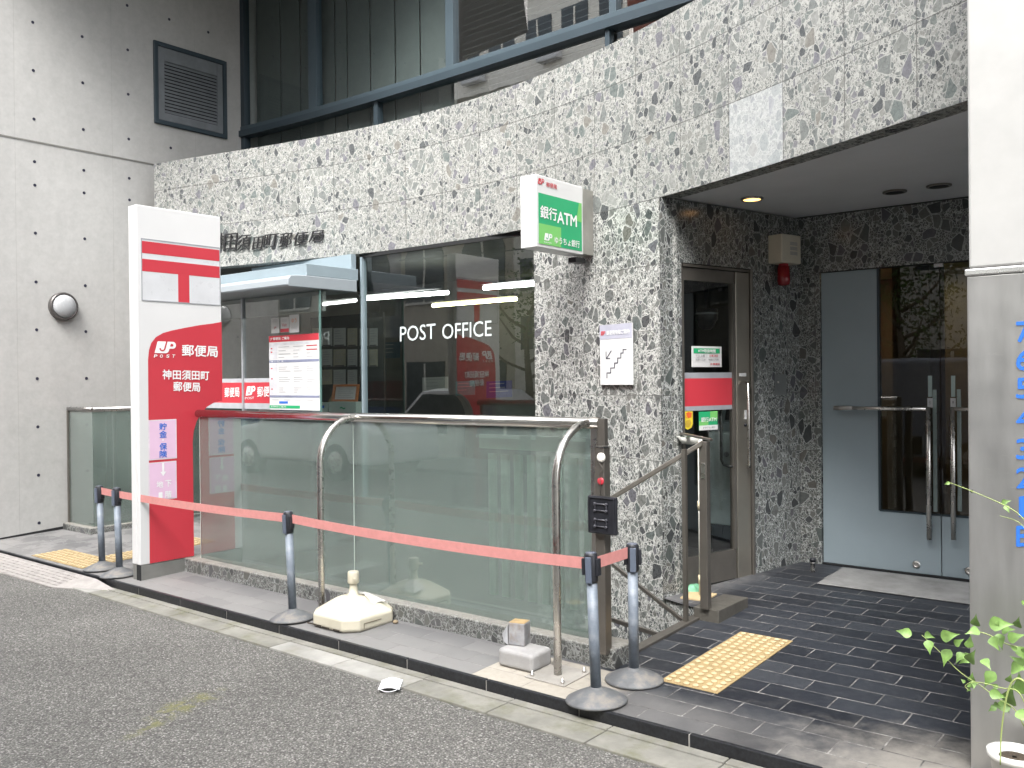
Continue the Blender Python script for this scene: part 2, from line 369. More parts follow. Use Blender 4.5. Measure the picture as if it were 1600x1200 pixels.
def asphalt_mat():
    m, t, b = nodemat('worn asphalt'); v = coords(t)
    vo = N(t, 'ShaderNodeTexVoronoi', Scale=120); lk(t, v, vo.inputs['Vector'])
    sp = t.nodes.new('ShaderNodeSeparateColor'); lk(t, vo.outputs['Color'], sp.inputs[0])
    grit = ramp(t, sp.outputs[0], [(0, (.10, .097, .09)), (.45, (.15, .146, .137)), (.85, (.21, .205, .19)), (.97, (.36, .35, .33))])
    big = ramp(t, noise(t, v, .9, 5, .6), [(.3, (.82,)*3), (.7, (1.1,)*3)])
    c = mixc(t, 1.0, grit, big, 'MULTIPLY')
    gap = ramp(t, vo.outputs['Distance'], [(.3, (1.08, 1.08, 1.08)), (.75, (.48, .48, .47))]); c = mixc(t, 1.0, c, gap, 'MULTIPLY')
    # moss patches
    tc = t.nodes.new('ShaderNodeTexCoord')
    def spot(x, y, rx, ry, rz=0):
        mp = N(t, 'ShaderNodeMapping'); mp.vector_type = 'TEXTURE'; mp.inputs['Location'].default_value = (x, y, 0); mp.inputs['Scale'].default_value = (rx, ry, 50); mp.inputs['Rotation'].default_value = (0, 0, rz)
        lk(t, tc.outputs['Object'], mp.inputs[0]); l = t.nodes.new('ShaderNodeVectorMath'); l.operation = 'LENGTH'; lk(t, mp.outputs[0], l.inputs[0])
        return math_(t, 'SUBTRACT', 1.0, l.outputs['Value'], clamp=True)
    p = PZ(-.065)(290, 1100); p2 = PZ(-.065)(225, 1140); ea, eb = PZ(-.065)(235, 1122), PZ(-.065)(335, 1082); an = math.atan2(eb.y-ea.y, eb.x-ea.x); el = (eb-ea).length
    f = math_(t, 'ADD', spot(p.x, p.y, el*.85, .15, an), math_(t, 'MULTIPLY', spot(p2.x, p2.y, .22, .08, an), .7))
    f = math_(t, 'MULTIPLY', f, ramp(t, noise(t, v, 11, 6, .8), [(.42, (0,)*3), (.62, (1,)*3)])); f = ramp(t, f, [(.10, (0, 0, 0)), (.5, (.7,)*3)])
    c = mixc(t, f, c, (.17, .165, .05))
    lk(t, c, b.inputs['Base Color']); b.inputs['Roughness'].default_value = .9
    bump(t, b, math_(t, 'SUBTRACT', 1.0, vo.outputs['Distance']), .006, .9); return m
def paver_mat():
    m, t, b = nodemat('slate pavers'); v = coords(t, loc=(-.055+.1725*0, 0, 0))
    br = N(t, 'ShaderNodeTexBrick', offset=.5, offset_frequency=2, squash=1.0)
    br.inputs['Scale'].default_value = 1; br.inputs['Mortar Size'].default_value = .0042; br.inputs['Mortar Smooth'].default_value = .35
    br.inputs['Brick Width'].default_value = .345; br.inputs['Row Height'].default_value = .158; br.inputs['Bias'].default_value = 0
    br.inputs['Color1'].default_value = (0, 0, 0, 1); br.inputs['Color2'].default_value = (1, 1, 1, 1); br.inputs['Mortar'].default_value = (.5, .5, .5, 1)
    wn = N(t, 'ShaderNodeTexNoise', Scale=9, Detail=3); lk(t, v, wn.inputs['Vector'])
    wv = t.nodes.new('ShaderNodeVectorMath'); wv.operation = 'MULTIPLY_ADD'; lk(t, wn.outputs['Color'], wv.inputs[0]); wv.inputs[1].default_value = (.009, .009, 0); lk(t, v, wv.inputs[2])
    lk(t, wv.outputs[0], br.inputs['Vector'])
    tc = t.nodes.new('ShaderNodeTexCoord'); sx = t.nodes.new('ShaderNodeSeparateXYZ'); lk(t, tc.outputs['Object'], sx.inputs[0])
    X, Y = sx.outputs[0], sx.outputs[1]
    def step(a, x0, x1): # smooth 0->1
        n = t.nodes.new('ShaderNodeMapRange'); n.inputs[1].default_value = x0; n.inputs[2].default_value = x1; lk(t, a, n.inputs[0]); n.interpolation_type = 'SMOOTHSTEP'; return n.outputs[0]
    n1 = noise(t, v, 3.2, 7, .68); n2 = noise(t, v, 20, 5, .7)
    dark = ramp(t, br.outputs['Color'], [(0, (.010, .012, .017)), (.5, (.018, .021, .028)), (1, (.034, .038, .046))])
    grey = ramp(t, br.outputs['Color'], [(0, (.115, .115, .118)), (1, (.165, .163, .162))])
    c = mixc(t, step(math_(t, 'MULTIPLY_ADD', n1, .9, X), 7.15, 6.55), dark, grey)
    # scuffed stone: fine pale scratches and dust
    c = mixc(t, ramp(t, n2, [(.48, (0,)*3), (.8, (.22,)*3)]), c, (.14, .14, .14))
    # left bay: lighter repair slabs
    pale = math_(t, 'MULTIPLY', step(X, 2.2, 1.6), math_(t, 'GREATER_THAN', n1, .5))
    c = mixc(t, math_(t, 'MULTIPLY', pale, .45), c, (.27, .265, .26))
    # dust drift along the front edge, strongest at the right corner
    dst = math_(t, 'MULTIPLY_ADD', n1, 1.5, math_(t, 'MULTIPLY', step(Y, 1.15, .0), step(X, 7.2, 8.5)))
    c = mixc(t, ramp(t, dst, [(1.15, (0,)*3), (1.7, (.85,)*3)]), c, (.34, .32, .29)) if False else mixc(t, step(dst, 1.0, 1.75), c, (.25, .235, .21))
    dst2 = math_(t, 'MULTIPLY_ADD', n1, .9, step(Y, .75, .15)); dst2 = math_(t, 'MULTIPLY', step(dst2, .95, 1.6), step(X, 8.4, 7.2))
    c = mixc(t, math_(t, 'MULTIPLY', dst2, .38), c, (.30, .29, .275))
    # buff tiles by the near end of the fence
    buff = math_(t, 'MULTIPLY', math_(t, 'MULTIPLY', math_(t, 'GREATER_THAN', X, 6.09), step(math_(t, 'MULTIPLY_ADD', n1, .5, X), 7.25, 6.95)), math_(t, 'LESS_THAN', Y, .475))
    c = mixc(t, math_(t, 'MULTIPLY', buff, .9), c, ramp(t, n2, [(.3, (.34, .31, .26)), (.7, (.42, .385, .33))]))
    mort = ramp(t, noise(t, v, 8, 6, .75), [(.35, (.05, .05, .048)), (.5, (.15, .145, .14)), (.62, (.34, .33, .31))])
    mvis = math_(t, 'MULTIPLY', br.outputs['Fac'], math_(t, 'MULTIPLY_ADD', step(X, 6.4, 6.9), .55, .4))
    c = mixc(t, mvis, c, mort)
    lk(t, c, b.inputs['Base Color'])
    rr = math_(t, 'MULTIPLY_ADD', n1, .35, .27); rr = math_(t, 'ADD', rr, math_(t, 'MULTIPLY', step(X, 7, 6), .25)); lk(t, rr, b.inputs['Roughness'])
    bump(t, b, math_(t, 'SUBTRACT', math_(t, 'MULTIPLY', n2, .35), br.outputs['Fac']), .003, .8); return m
M_ASPH = asphalt_mat(); M_PAVE = paver_mat()
M_GUT = simple('gutter concrete', (.29, .285, .265), .85, scale=4, var=.25, bmp=.002, dirt=(.20, .19, .14), dirt_amt=.6)
M_GUT2 = simple('dirty gutter concrete', (.21, .205, .18), .85, scale=5, var=.25, bmp=.002, dirt=(.13, .13, .07), dirt_amt=.7)
M_KERB = simple('black granite kerb', (.012, .013, .016), .45, scale=60, var=.6, dirt=(.05, .05, .048), dirt_amt=.25)
M_SS = simple('brushed stainless steel', (.58, .56, .53), .28, 1, var=.12, scale=5)
M_SSD = simple('bronze anodised metal', (.20, .185, .165), .38, .75, var=.1, scale=6)
M_FRAME = simple('blue grey painted metal', (.30, .37, .41), .42, .2, var=.05, scale=3)
M_FRAMEW = simple('slate window frame', (.07, .10, .12), .5, .2, var=.05, scale=3)
M_FRAMED = simple('dark slate blue window frame', (.045, .065, .08), .4, .2, var=.06, scale=3)
M_DOOR = simple('grey blue painted door', (.31, .375, .41), .42, 0, var=.05, scale=2)
M_WHITE = simple('white enamel', (.66, .66, .66), .35, 0, var=.02, scale=3)
M_RED = simple('post red', (.52, .040, .058), .38, 0, var=.03, scale=3)
M_REDB = simple('faded red film', (.55, .05, .07), .4, 0, var=.05)
M_BLACK = simple('black plastic', (.018, .019, .024), .38, 0, var=.3, scale=12)
M_DARK = simple('dark void', (.012, .013, .014), .8)
M_FROST = frosted('frosted green glass')
M_GLASS = glass('shop glass', (.80, .86, .85), 3.4)
M_GLASS2 = glass('upper window glass', (.82, .88, .88), 7.5); M_GLASS3 = glass('shaded window glass', (.85, .90, .90), 1.2)
M_GLASSB = glass('bronze door glass', (.74, .72, .62), 1.8)
M_WLET = simple('white lettering', (.82, .82, .82), .5, var=.0)
M_GREY = simple('mid grey plastic', (.36, .36, .38), .5, var=.03)
M_LGREY = simple('light grey plastic', (.60, .61, .62), .5, var=.03)
M_PAPER = simple('white paper', (.74, .75, .76), .7, var=.03)
M_INK = simple('grey print', (.30, .31, .33), .8, var=.1)
M_INKD = simple('black print', (.04, .04, .05), .6, var=.1)
M_GREEN = simple('bank green', (.02, .36, .15), .4, var=.02)
M_LGREEN = simple('light bank green', (.18, .52, .14), .4, var=.02)
M_BLUE = simple('blue print', (.03, .16, .62), .5, var=.02)
M_PINK = simple('pink notice', (.72, .50, .66), .6, var=.03)
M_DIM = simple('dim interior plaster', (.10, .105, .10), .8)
M_SOFFIT = simple('painted soffit board', (.72, .73, .75), .7, var=.05, scale=2)
M_BRICKR = simple('beige render', (.46, .43, .36), .8, var=.08, scale=2)
def tact_mat():
    m, t, b = nodemat('yellow tactile'); v = coords(t); tc = t.nodes.new('ShaderNodeTexCoord'); sx = t.nodes.new('ShaderNodeSeparateXYZ'); lk(t, tc.outputs['Object'], sx.inputs[0])
    hi = ramp(t, noise(t, v, 22, 4), [(.3, (.44, .35, .20)), (.7, (.50, .40, .25))]); lo = ramp(t, noise(t, v, 14, 5), [(.3, (.28, .205, .10)), (.7, (.38, .285, .14))])
    f = math_(t, 'GREATER_THAN', sx.outputs[2], .0065); lk(t, mixc(t, f, lo, hi), b.inputs['Base Color']); b.inputs['Roughness'].default_value = .75; return m
M_YELLOW = tact_mat()
M_LEAF = simple('fresh green leaf', (.17, .29, .075), .5, var=.45, scale=14)
M_STEM = simple('green stem', (.34, .42, .14), .6)

# ------------------------------------------------------------------ facade curve
_cx = [-.6, -.22, .798, 1.223, 1.653, 2.064, 2.557, 3.055, 3.717, 4.278, 4.793, 5.507, 6.218, 6.644, 7.169, 7.623, 8.007, 8.371, 9.2]
_cy = [1.70, 1.82, 2.03, 2.11, 2.20, 2.275, 2.345, 2.39, 2.42, 2.395, 2.33, 2.16, 1.894, 1.729, 1.52, 1.316, 1.143, .961, .50]
_pf = np.polyfit(_cx, _cy, 5)
def YC(x): return float(np.polyval(_pf, x))
def nrm(x):
    d = (YC(x+.01)-YC(x-.01))/.02; n = Vector((-d, 1, 0)).normalized(); return n   # points into the building
def arc_pts(x0, x1, n): return [x0+(x1-x0)*i/n for i in range(n+1)]
_ax = np.linspace(-1, 10.5, 2301); _al = np.concatenate([[0], np.cumsum(np.hypot(np.diff(_ax), np.diff(np.polyval(_pf, _ax))))])
_l0 = float(np.interp(4.597, _ax, _al))
def UL(x): return float(np.interp(x, _ax, _al)) - _l0 + .4715*30
def curved_wall(mb, x0, x1, z0, z1, th=.12, off=0.0, n=None, top=True, bottom=True):
    """slab following the facade, outer face at the curve, th thick into the building; UV = arc length, height"""
    n = n or max(2, int((x1-x0)/.12)); xs = arc_pts(x0, x1, n)
    o = [Vector((x, YC(x), 0)) + nrm(x)*off for x in xs]; i_ = [Vector((x, YC(x), 0)) + nrm(x)*(off+th) for x in xs]
    for k in range(n):
        u0, u1 = UL(xs[k]), UL(xs[k+1]); va, vb = z0-2.87+.4635*20, z1-2.87+.4635*20
        a, b2, c2, d2 = o[k], o[k+1], i_[k+1], i_[k]
        z = lambda p, h: Vector((p.x, p.y, h))
        mb.add([z(a, z0), z(b2, z0), z(b2, z1), z(a, z1)], [(0, 1, 2, 3)], False, [[(u0, va), (u1, va), (u1, vb), (u0, vb)]])
        mb.add([z(d2, z0), z(c2, z0), z(c2, z1), z(d2, z1)], [(3, 2, 1, 0)], False, [[(u0, vb), (u1, vb), (u1, va), (u0, va)]])
        if top: mb.add([z(a, z1), z(b2, z1), z(c2, z1), z(d2, z1)], [(0, 1, 2, 3)], False, [[(u0, .1), (u1, .1), (u1, .15), (u0, .15)]])
        if bottom: mb.add([z(a, z0), z(b2, z0), z(c2, z0), z(d2, z0)], [(3, 2, 1, 0)], False, [[(u0, .15), (u1, .15), (u1, .1), (u0, .1)]])
    for p, q, u in ((o[0], i_[0], UL(xs[0])), (o[-1], i_[-1], UL(xs[-1]))):
        mb.add([Vector((p.x, p.y, z0)), Vector((q.x, q.y, z0)), Vector((q.x, q.y, z1)), Vector((p.x, p.y, z1))], [(0, 1, 2, 3)], False, [[(u+.05, z0), (u+.1, z0), (u+.1, z1), (u+.05, z1)]])
    return mb
def quad_uv(mb, A, B, z0, z1, uo=0.0):
    """vertical quad A->B with metric UVs"""
    L = math.hypot(B[0]-A[0], B[1]-A[1]); va, vb = z0-2.87+.4635*20, z1-2.87+.4635*20
    mb.add([(A[0], A[1], z0), (B[0], B[1], z0), (B[0], B[1], z1), (A[0], A[1], z1)], [(0, 1, 2, 3)], False, [[(uo, va), (uo+L, va), (uo+L, vb), (uo, vb)]])
PA, PB = (6.218, 1.893), (6.618, 3.41)      # pillar corner, recess corner
ZS = 2.87

# ================================================================== SETTING
def struct(name, mb, m, **k): return tag(mb.build(name, m, **k), kind='structure')
mb = MB(); mb.add([(-60, -45, -.068), (60, -45, -.068), (60, -.2, -.068), (-60, -.2, -.068)], [(0, 1, 2, 3)]); struct('road', mb, M_ASPH)
mb = MB(); mb.add([(-60, -45, -.6), (60, -45, -.6), (60, 60, -2.9), (-60, 60, -2.9)], [(0, 1, 2, 3)]); struct('ground', mb, M_DIM)
def yo(x): return -.205 - .010*(x-1.8)*.9
def gutter(name, mat, ks):
    mb = MB()
    for k in ks:
        x0 = 1.62+k*.6+.004; x1 = x0+.592
        mb.prism([(x0, yo(x0), -.12), (x1, yo(x1), -.12), (x1, -.075, -.12), (x0, -.075, -.12)], (0, 0, .064))
    struct(name, mb, mat, bevel=.004)
ks = list(range(-14, 26)); rnd = random.Random(4)
g1 = [k for k in ks if rnd.random() < .5]; g2 = [k for k in ks if k not in g1]
gutter('gutter', M_GUT, g1); gutter('gutter', M_GUT2, g2)
mb = MB()
for k in range(-14, 26): mb.box(1.62+k*.6+.003, 1.62+k*.6+.597, -.071, -.012, -.12, -.052)
struct('gutter', mb, M_GUT2, bevel=.004)
mb = MB(); mb.box(-10, 18, -.3, .0, -.3, -.075); struct('gutter', mb, simple('mossy joint', (.07, .075, .035), .9))
mb = MB()
for k in range(-12, 22):
    x0 = 2.02+k*.6; mb.box(x0+.004, x0+.596, -.011, .016, -.1, .0035)
struct('kerb', mb, M_KERB, bevel=.004)
mb = MB(); mb.box(-6, 18, -.006, .014, -.12, -.002); struct('kerb', mb, simple('kerb mortar', (.32, .31, .29), .8))
# pavement, open over the basement stairs
PX0, PX1, PY0 = 2.58, 6.66, .70
def pz(x, y): return (x, y, gz(y))
mb = MB()
def psheet(pts): mb.add([pz(*p) for p in pts], [tuple(range(len(pts)))])
psheet([(-.6, .012), (PX0, .012), (PX0, PY0), (-.6, PY0)]); psheet([(PX0, .012), (PX1, .012), (PX1, PY0), (PX0, PY0)]); psheet([(PX1, .012), (18, .012), (18, PY0), (PX1, PY0)])
psheet([(-.6, PY0), (PX0, PY0), (PX0, 3.0), (-.6, 3.0)]); psheet([(PX1, PY0), (18, PY0), (18, 3.5), (PX1, 3.5)])
psheet([(6.218, 1.895), (PX1, YC(PX1)), (PX1, 3.5), (6.62, 3.5)])
struct('pavement', mb, M_PAVE)
mb = MB(); mb.box(PX0-.02, PX1, PY0-.02, PY0, -2.3, .0); mb.box(PX1, PX1+.02, PY0, 1.75, -2.3, .02); mb.box(PX0-.02, PX0, PY0, 2.5, -2.3, .02); mb.box(PX0, PX1, PY0, 3, -2.32, -2.3)
struct('stairwell', mb, simple('stairwell concrete', (.16, .16, .155), .8))
mb = MB()
for k in range(12): mb.box(PX0+.1+k*.27, PX0+.1+(k+1)*.27, PY0, 2.3, -2.3, .0-.175*(k+1)+.02)
struct('stairs', mb, simple('stair stone', (.13, .13, .13), .6))
# bronze edging round the opening
mb = MB()
mb.prism([(6.60, .72, .012), (6.665, .72, .012), (6.665, 1.69, .05), (6.60, 1.69, .05)], (0, 0, .028))
edge = thing('stairwell_edging', 'flat bronze metal edging along the open stairwell beside the black slate paving', 'edging', (6.63, 1.2, 0))
mb.build('edge_strip', M_SSD, edge, bevel=.003)

# ================================================================== CONCRETE NEIGHBOUR WALL
XW = -.6
nb = thing('concrete_building', 'fair-faced concrete building wall with rows of tie holes at the left', 'building', (XW, 1, 0))
mb = MB(); mb.box(-9, XW, -.005, 9, .0, 9.5); mb.build('wall', M_CONC, nb, bevel=.012)
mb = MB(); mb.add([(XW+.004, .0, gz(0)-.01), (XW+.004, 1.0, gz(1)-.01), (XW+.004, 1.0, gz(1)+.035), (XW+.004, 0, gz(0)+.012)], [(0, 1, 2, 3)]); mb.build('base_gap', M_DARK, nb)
mb = MB(); mb.box(XW, XW+.006, .0, 2.6, 4.186, 4.198); mb.box(XW, XW+.003, .0, 2.6, 4.198, 4.203); mb.build('day_joint', simple('joint shadow grey', (.20, .195, .18), .9), nb)
HOLE = simple('tie hole plug', (.022, .022, .045), .6)
hz = [(.624+.525*k, z) for k in range(-1, 6) for z in (4.433, 4.95, 5.462, 5.975, 6.49)] + [(.624+.525*k, z) for k in range(-1, 4) for z in (3.98, 3.73, 3.22, 2.70, 2.19, 1.67, 1.155, .64, .13)]
proto = None
for (y, z) in hz:
    if y > 1.9 and 4.65 < z < 5.7: continue
    if z < .2 and y > .9: continue
    if abs(y-.894) < .2 and abs(z-2.45) < .25: continue
    if proto is None:
        m2 = MB().lathe([(.0165, 0), (.0165, .002), (.0145, .0035), (.012, .001)], n=14, M=Matrix.Rotation(math.pi/2, 4, 'Y'))
        proto = m2.build('tie_hole', HOLE, nb); proto.location = (XW, y, z)
    else:
        c = proto.copy(); COL.objects.link(c); c.parent = nb; c.matrix_parent_inverse = proto.matrix_parent_inverse.copy(); c.location = (XW, y, z)
# louvred vent
lv = thing('louvre_vent', 'square grey metal louvre vent set high in the concrete wall', 'vent', (XW, 2.47, 4.69))
y0, y1, z0, z1 = 1.985, 2.965, 4.69, 5.665
mb = MB(); t_ = .03
mb.box(XW, XW+t_, y0, y0+.05, z0, z1); mb.box(XW, XW+t_, y1-.05, y1, z0, z1); mb.box(XW, XW+t_, y0+.05, y1-.05, z0, z0+.05); mb.box(XW, XW+t_, y0+.05, y1-.05, z1-.05, z1)
mb.build('frame', M_FRAMED, lv, bevel=.004)
ML = simple('vent grey paint', (.19, .205, .22), .5, .1)
mb = MB(); a0, a1, b0, b1 = y0+.055, y1-.055, z0+.055, z1-.055; X0 = XW+.004; X1 = XW+.018
mb.box(X0, X1, a0, a0+.08, b0, b1); mb.box(X0, X1, a1-.08, a1, b0, b1); mb.box(X0, X1, a0+.08, a1-.08, b0, b0+.09); mb.box(X0, X1, a0+.08, a1-.08, b1-.16, b1)
mb.build('door_panel', ML, lv, bevel=.003)
mb = MB(); nS = 15
for k in range(nS):
    zz = b0+.09 + (b1-.16-b0-.09)*(k+.5)/nS
    mb.prism([(X0-.0, a0+.08, zz+.018), (X1+.004, a0+.08, zz-.014), (X1+.004, a0+.08, zz-.018), (X0, a0+.08, zz+.014)], (0, a1-a0-.16, 0))
mb.build('louvre_slats', ML, lv)
mb = MB(); mb.box(XW, XW+.003, a0+.08, a1-.08, b0+.09, b1-.16); mb.build('dark_backing', M_DARK, lv)
# round bulkhead lamp
bl = thing('wall_lamp', 'round bulkhead lamp with frosted lens on the concrete wall, unlit', 'lamp', (XW, .894, 2.453))
RY = Matrix.Rotation(math.pi/2, 4, 'Y')
MB().lathe([(.150, 0), (.152, .045), (.146, .062), (.130, .066), (.126, .05)], (XW, .894, 2.453), 48, RY).build('housing_ring', simple('lamp bronze', (.15, .14, .135), .35, .7), bl)
MB().lathe([(.127, .05), (.120, .074), (.095, .094), (.06, .106), (.02, .111)], (XW, .894, 2.453), 48, RY).build('lens', simple('opal lens', (.42, .43, .44), .25, var=.03), bl)

# ================================================================== BUILDING
bd = thing('post_office_building', 'office building faced in grey green breccia stone with a curved band over dark shop windows', 'building', (3.5, 2.6, 0))
mb = MB(); curved_wall(mb, -.25, 10.2, 2.87, 4.11, .14); mb.build('stone_band', M_STONE, bd)
mb = MB(); curved_wall(mb, 4.795, 6.216, -2.3, 2.87, .14, top=False)
mb.build('stone_pier', M_STONEP, bd)
mb = MB(); curved_wall(mb, PX0, 4.79, -2.3, .45, .14, top=True); mb.build('concrete_plinth', simple('plinth concrete', (.12, .125, .12), .8), bd)
mb = MB(); curved_wall(mb, 6.218, 6.66, -2.3, gz(1.8)-.004, .14, top=True); mb.build('stone_plinth', M_STONEP, bd)
# recess walls
tA, tB = 2.102, 2.852                          # ATM door opening (Y)
def onA(Y): f = (Y-PA[1])/(PB[1]-PA[1]); return (PA[0]+f*(PB[0]-PA[0]), Y)
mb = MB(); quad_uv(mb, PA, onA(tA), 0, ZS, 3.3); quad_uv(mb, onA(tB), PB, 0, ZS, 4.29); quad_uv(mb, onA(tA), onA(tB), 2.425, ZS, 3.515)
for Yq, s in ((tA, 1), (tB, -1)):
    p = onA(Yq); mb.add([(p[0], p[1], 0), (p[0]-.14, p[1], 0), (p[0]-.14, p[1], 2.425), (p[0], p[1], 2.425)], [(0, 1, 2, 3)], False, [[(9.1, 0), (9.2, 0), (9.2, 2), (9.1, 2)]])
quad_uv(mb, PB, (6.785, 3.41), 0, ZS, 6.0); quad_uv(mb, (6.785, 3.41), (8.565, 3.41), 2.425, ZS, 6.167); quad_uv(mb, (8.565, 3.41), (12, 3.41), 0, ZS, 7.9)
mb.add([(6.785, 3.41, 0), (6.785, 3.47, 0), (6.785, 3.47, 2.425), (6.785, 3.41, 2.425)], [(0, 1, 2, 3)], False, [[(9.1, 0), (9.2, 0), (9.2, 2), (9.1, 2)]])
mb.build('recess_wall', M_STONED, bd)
# soffit board
mb = MB(); xs = arc_pts(6.23, 10.2, 30)
fr_ = [Vector((x, YC(x), ZS+.008)) + nrm(x)*.139 for x in xs]
for k in range(30): mb.add([fr_[k], fr_[k+1], (fr_[k+1].x+.12, 3.41, ZS+.008), (fr_[k].x+.12, 3.41, ZS+.008)], [(0, 1, 2, 3)])
mb.add([fr_[0], (fr_[0].x+.12, 3.41, ZS+.008), (6.2, 3.41, ZS+.008), (6.1, 1.95, ZS+.008)], [(0, 1, 2, 3)])
mb.build('soffit', M_SOFFIT, bd)
# floors / shell that keep the inside dark
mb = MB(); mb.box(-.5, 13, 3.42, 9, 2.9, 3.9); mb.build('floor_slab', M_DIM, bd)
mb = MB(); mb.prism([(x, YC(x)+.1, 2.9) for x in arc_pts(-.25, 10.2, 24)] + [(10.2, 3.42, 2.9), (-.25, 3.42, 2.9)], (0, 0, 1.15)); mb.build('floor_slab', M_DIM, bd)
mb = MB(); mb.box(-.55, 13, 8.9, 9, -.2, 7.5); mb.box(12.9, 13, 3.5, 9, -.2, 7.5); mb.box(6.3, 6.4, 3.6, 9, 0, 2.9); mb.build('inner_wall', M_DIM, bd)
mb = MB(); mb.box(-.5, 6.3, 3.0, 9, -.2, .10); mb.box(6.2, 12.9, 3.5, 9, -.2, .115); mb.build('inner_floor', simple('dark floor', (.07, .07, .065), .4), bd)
# unseen upper-floor overhang, outline shaped to shade the wall and clear window reflections
OVZ, OVY = 6.75, .0
mb = MB(); mb.prism([(-.6, -.3, OVZ), (1.0, -.1, OVZ), (1.8, .9, OVZ), (2.6, 2.3, OVZ), (4, 2.6, OVZ), (5.5, 2.2, OVZ), (7, 1.6, OVZ), (10, .3, OVZ), (14, -1, OVZ), (14, 9, OVZ), (-.6, 9, OVZ)], (0, 0, 2.5)); mb.build('shading_overhang', M_CONC, bd)

# -------- upper ribbon window, set back behind the band
ZR = PX(-.6)(381, 207).z
upx = [(381, 207), (480, 181), (600, 148), (700, 116), (800, 84), (900, 51), (1000, 20), (1060, 0)]
up = [PZ(ZR)(*q) for q in upx]
_pu = np.polyfit([p.x for p in up], [p.y for p in up], 3)
def YU(x): return float(np.polyval(_pu, x))
UX0, UX1 = -.6, up[-1].x+1.2
def ucurve(mb, x0, x1, z0, z1, off, th, n=None):
    n = n or max(1, int((x1-x0)/.25)); xs = arc_pts(x0, x1, n)
    for a, b2 in zip(xs, xs[1:]):
        mb.prism([(a, YU(a)+off, z0), (b2, YU(b2)+off, z0), (b2, YU(b2)+off+th, z0), (a, YU(a)+off+th, z0)], (0, 0, z1-z0))
    return mb
def ux(px, y=60): # X on the window curve seen at photo column px
    lo, hi = UX0-1, UX1+3
    for _ in range(50):
        m_ = (lo+hi)/2; q = Vector((m_, YU(m_), 5.0)) - V(CAM)
        c_ = 800 + 1400*float(np.dot(q, CR))/float(np.dot(q, CF))
        lo, hi = (m_, hi) if c_ < px else (lo, m_)
    return (lo+hi)/2
uw = MB(); ucurve(uw, UX0, UX1, ZR+.005, ZR+.062, -.05, .12); uwo = uw.build('window_rail', M_FRAMEW, bd, bevel=.003)
uw = MB(); ucurve(uw, UX0, UX1, ZR-.072, ZR+.004, -.075, .14); uw.build('window_sill', M_FRAMED, bd)
for a, b2, c_, zz0, zz1 in ((378, 386, M_FRAMED, 4.05, 7.1), (486, 499, M_FRAMEW, ZR+.06, 7.1), (700, 712, M_FRAMEW, ZR+.06, 7.1), (955, 966, M_FRAMEW, ZR+.06, 7.1), (587, 593, M_FRAMED, 4.05, ZR-.07), (948, 955, M_FRAMED, 4.05, ZR-.07)):
    x0, x1 = ux(a), ux(b2); m_ = MB(); ucurve(m_, x0, x1, zz0, zz1, -.04, .09, 1); m_.build('window_mullion', c_, bd, bevel=.003)
pan = [UX0, ux(492), ux(706), ux(960), UX1]
for a, b2 in zip(pan, pan[1:]):
    m_ = MB(); xs = arc_pts(a+.02, b2-.02, 5)
    for p, q in zip(xs, xs[1:]): m_.add([(p, YU(p)+.01, 4.05), (q, YU(q)+.01, 4.05), (q, YU(q)+.01, 7.1), (p, YU(p)+.01, 7.1)], [(0, 1, 2, 3)], True)
    m_.build('window_pane', M_GLASS2 if a > 1.5 else M_GLASS3, bd)
M_BL = simple('grey vertical blind', (.11, .125, .12), .8, var=.06)
bx = [ux(q) for q in (388, 426, 457, 511, 530, 566, 605, 644, 702)]
for a, b2 in zip(bx, bx[1:]):
    m_ = MB(); m_.prism([(a+.008, YU(a)+.13, 4.06), (b2-.012, YU(b2)+.13, 4.06), (b2-.012, YU(b2)+.136, 4.06), (a+.008, YU(a)+.136, 4.06)], (0, 0, 3.0)); m_.build('blind_panel', M_BL, bd)
m_ = MB(); xv = arc_pts(ux(713), UX1, 8)
for k in range(46):
    z = 4.1+k*.065
    for p, q in zip(xv, xv[1:]): m_.prism([(p, YU(p)+.10, z), (q, YU(q)+.10, z), (q, YU(q)+.155, z+.03), (p, YU(p)+.155, z+.03)], (0, 0, .003))
m_.build('venetian_blind', simple('dark venetian slat', (.065, .075, .075), .5), bd)
m_ = MB(); m_.box(-.5, 12.9, 8, 8.1, 4, 7.1); m_.box(-.5, 12.9, 3.6, 8, 7.05, 7.1); m_.build('office_wall', M_DIM, bd)
lt = MB(); lt.box(4.6, 5.2, 4.1, 4.16, 6.2, 6.23); lt.box(4.6, 5.2, 4.25, 4.28, 6.2, 6.22)
tag(lt.build('office_ceiling_light', emis('office tube', (1, 1, 1), 4)), 'white ceiling light glowing behind the upper venetian blind', 'light')

# -------- shop window Y = 2.40
YG = 2.405
wx0, wx1 = 2.575, 4.80
m_ = MB(); m_.add([(wx0, YG, .45), (wx1, YG, .45), (wx1, YG, 2.86), (wx0, YG, 2.86)], [(0, 1, 2, 3)]); pane = m_.build('shop_window_pane', M_GLASS, bd)
m_ = MB(); m_.box(wx0-.03, wx1+.02, YG-.02, YG+.03, 2.835, 2.869); m_.box(wx1-.012, wx1+.004, YG-.02, YG+.03, .45, 2.835); m_.build('shop_window_frame', M_DARK, bd)
m_ = MB(); m_.box(wx0-.014, wx0+.012, YG-.03, YG+.03, .1, 2.84); m_.build('shop_window_mullion', M_FRAME, bd)
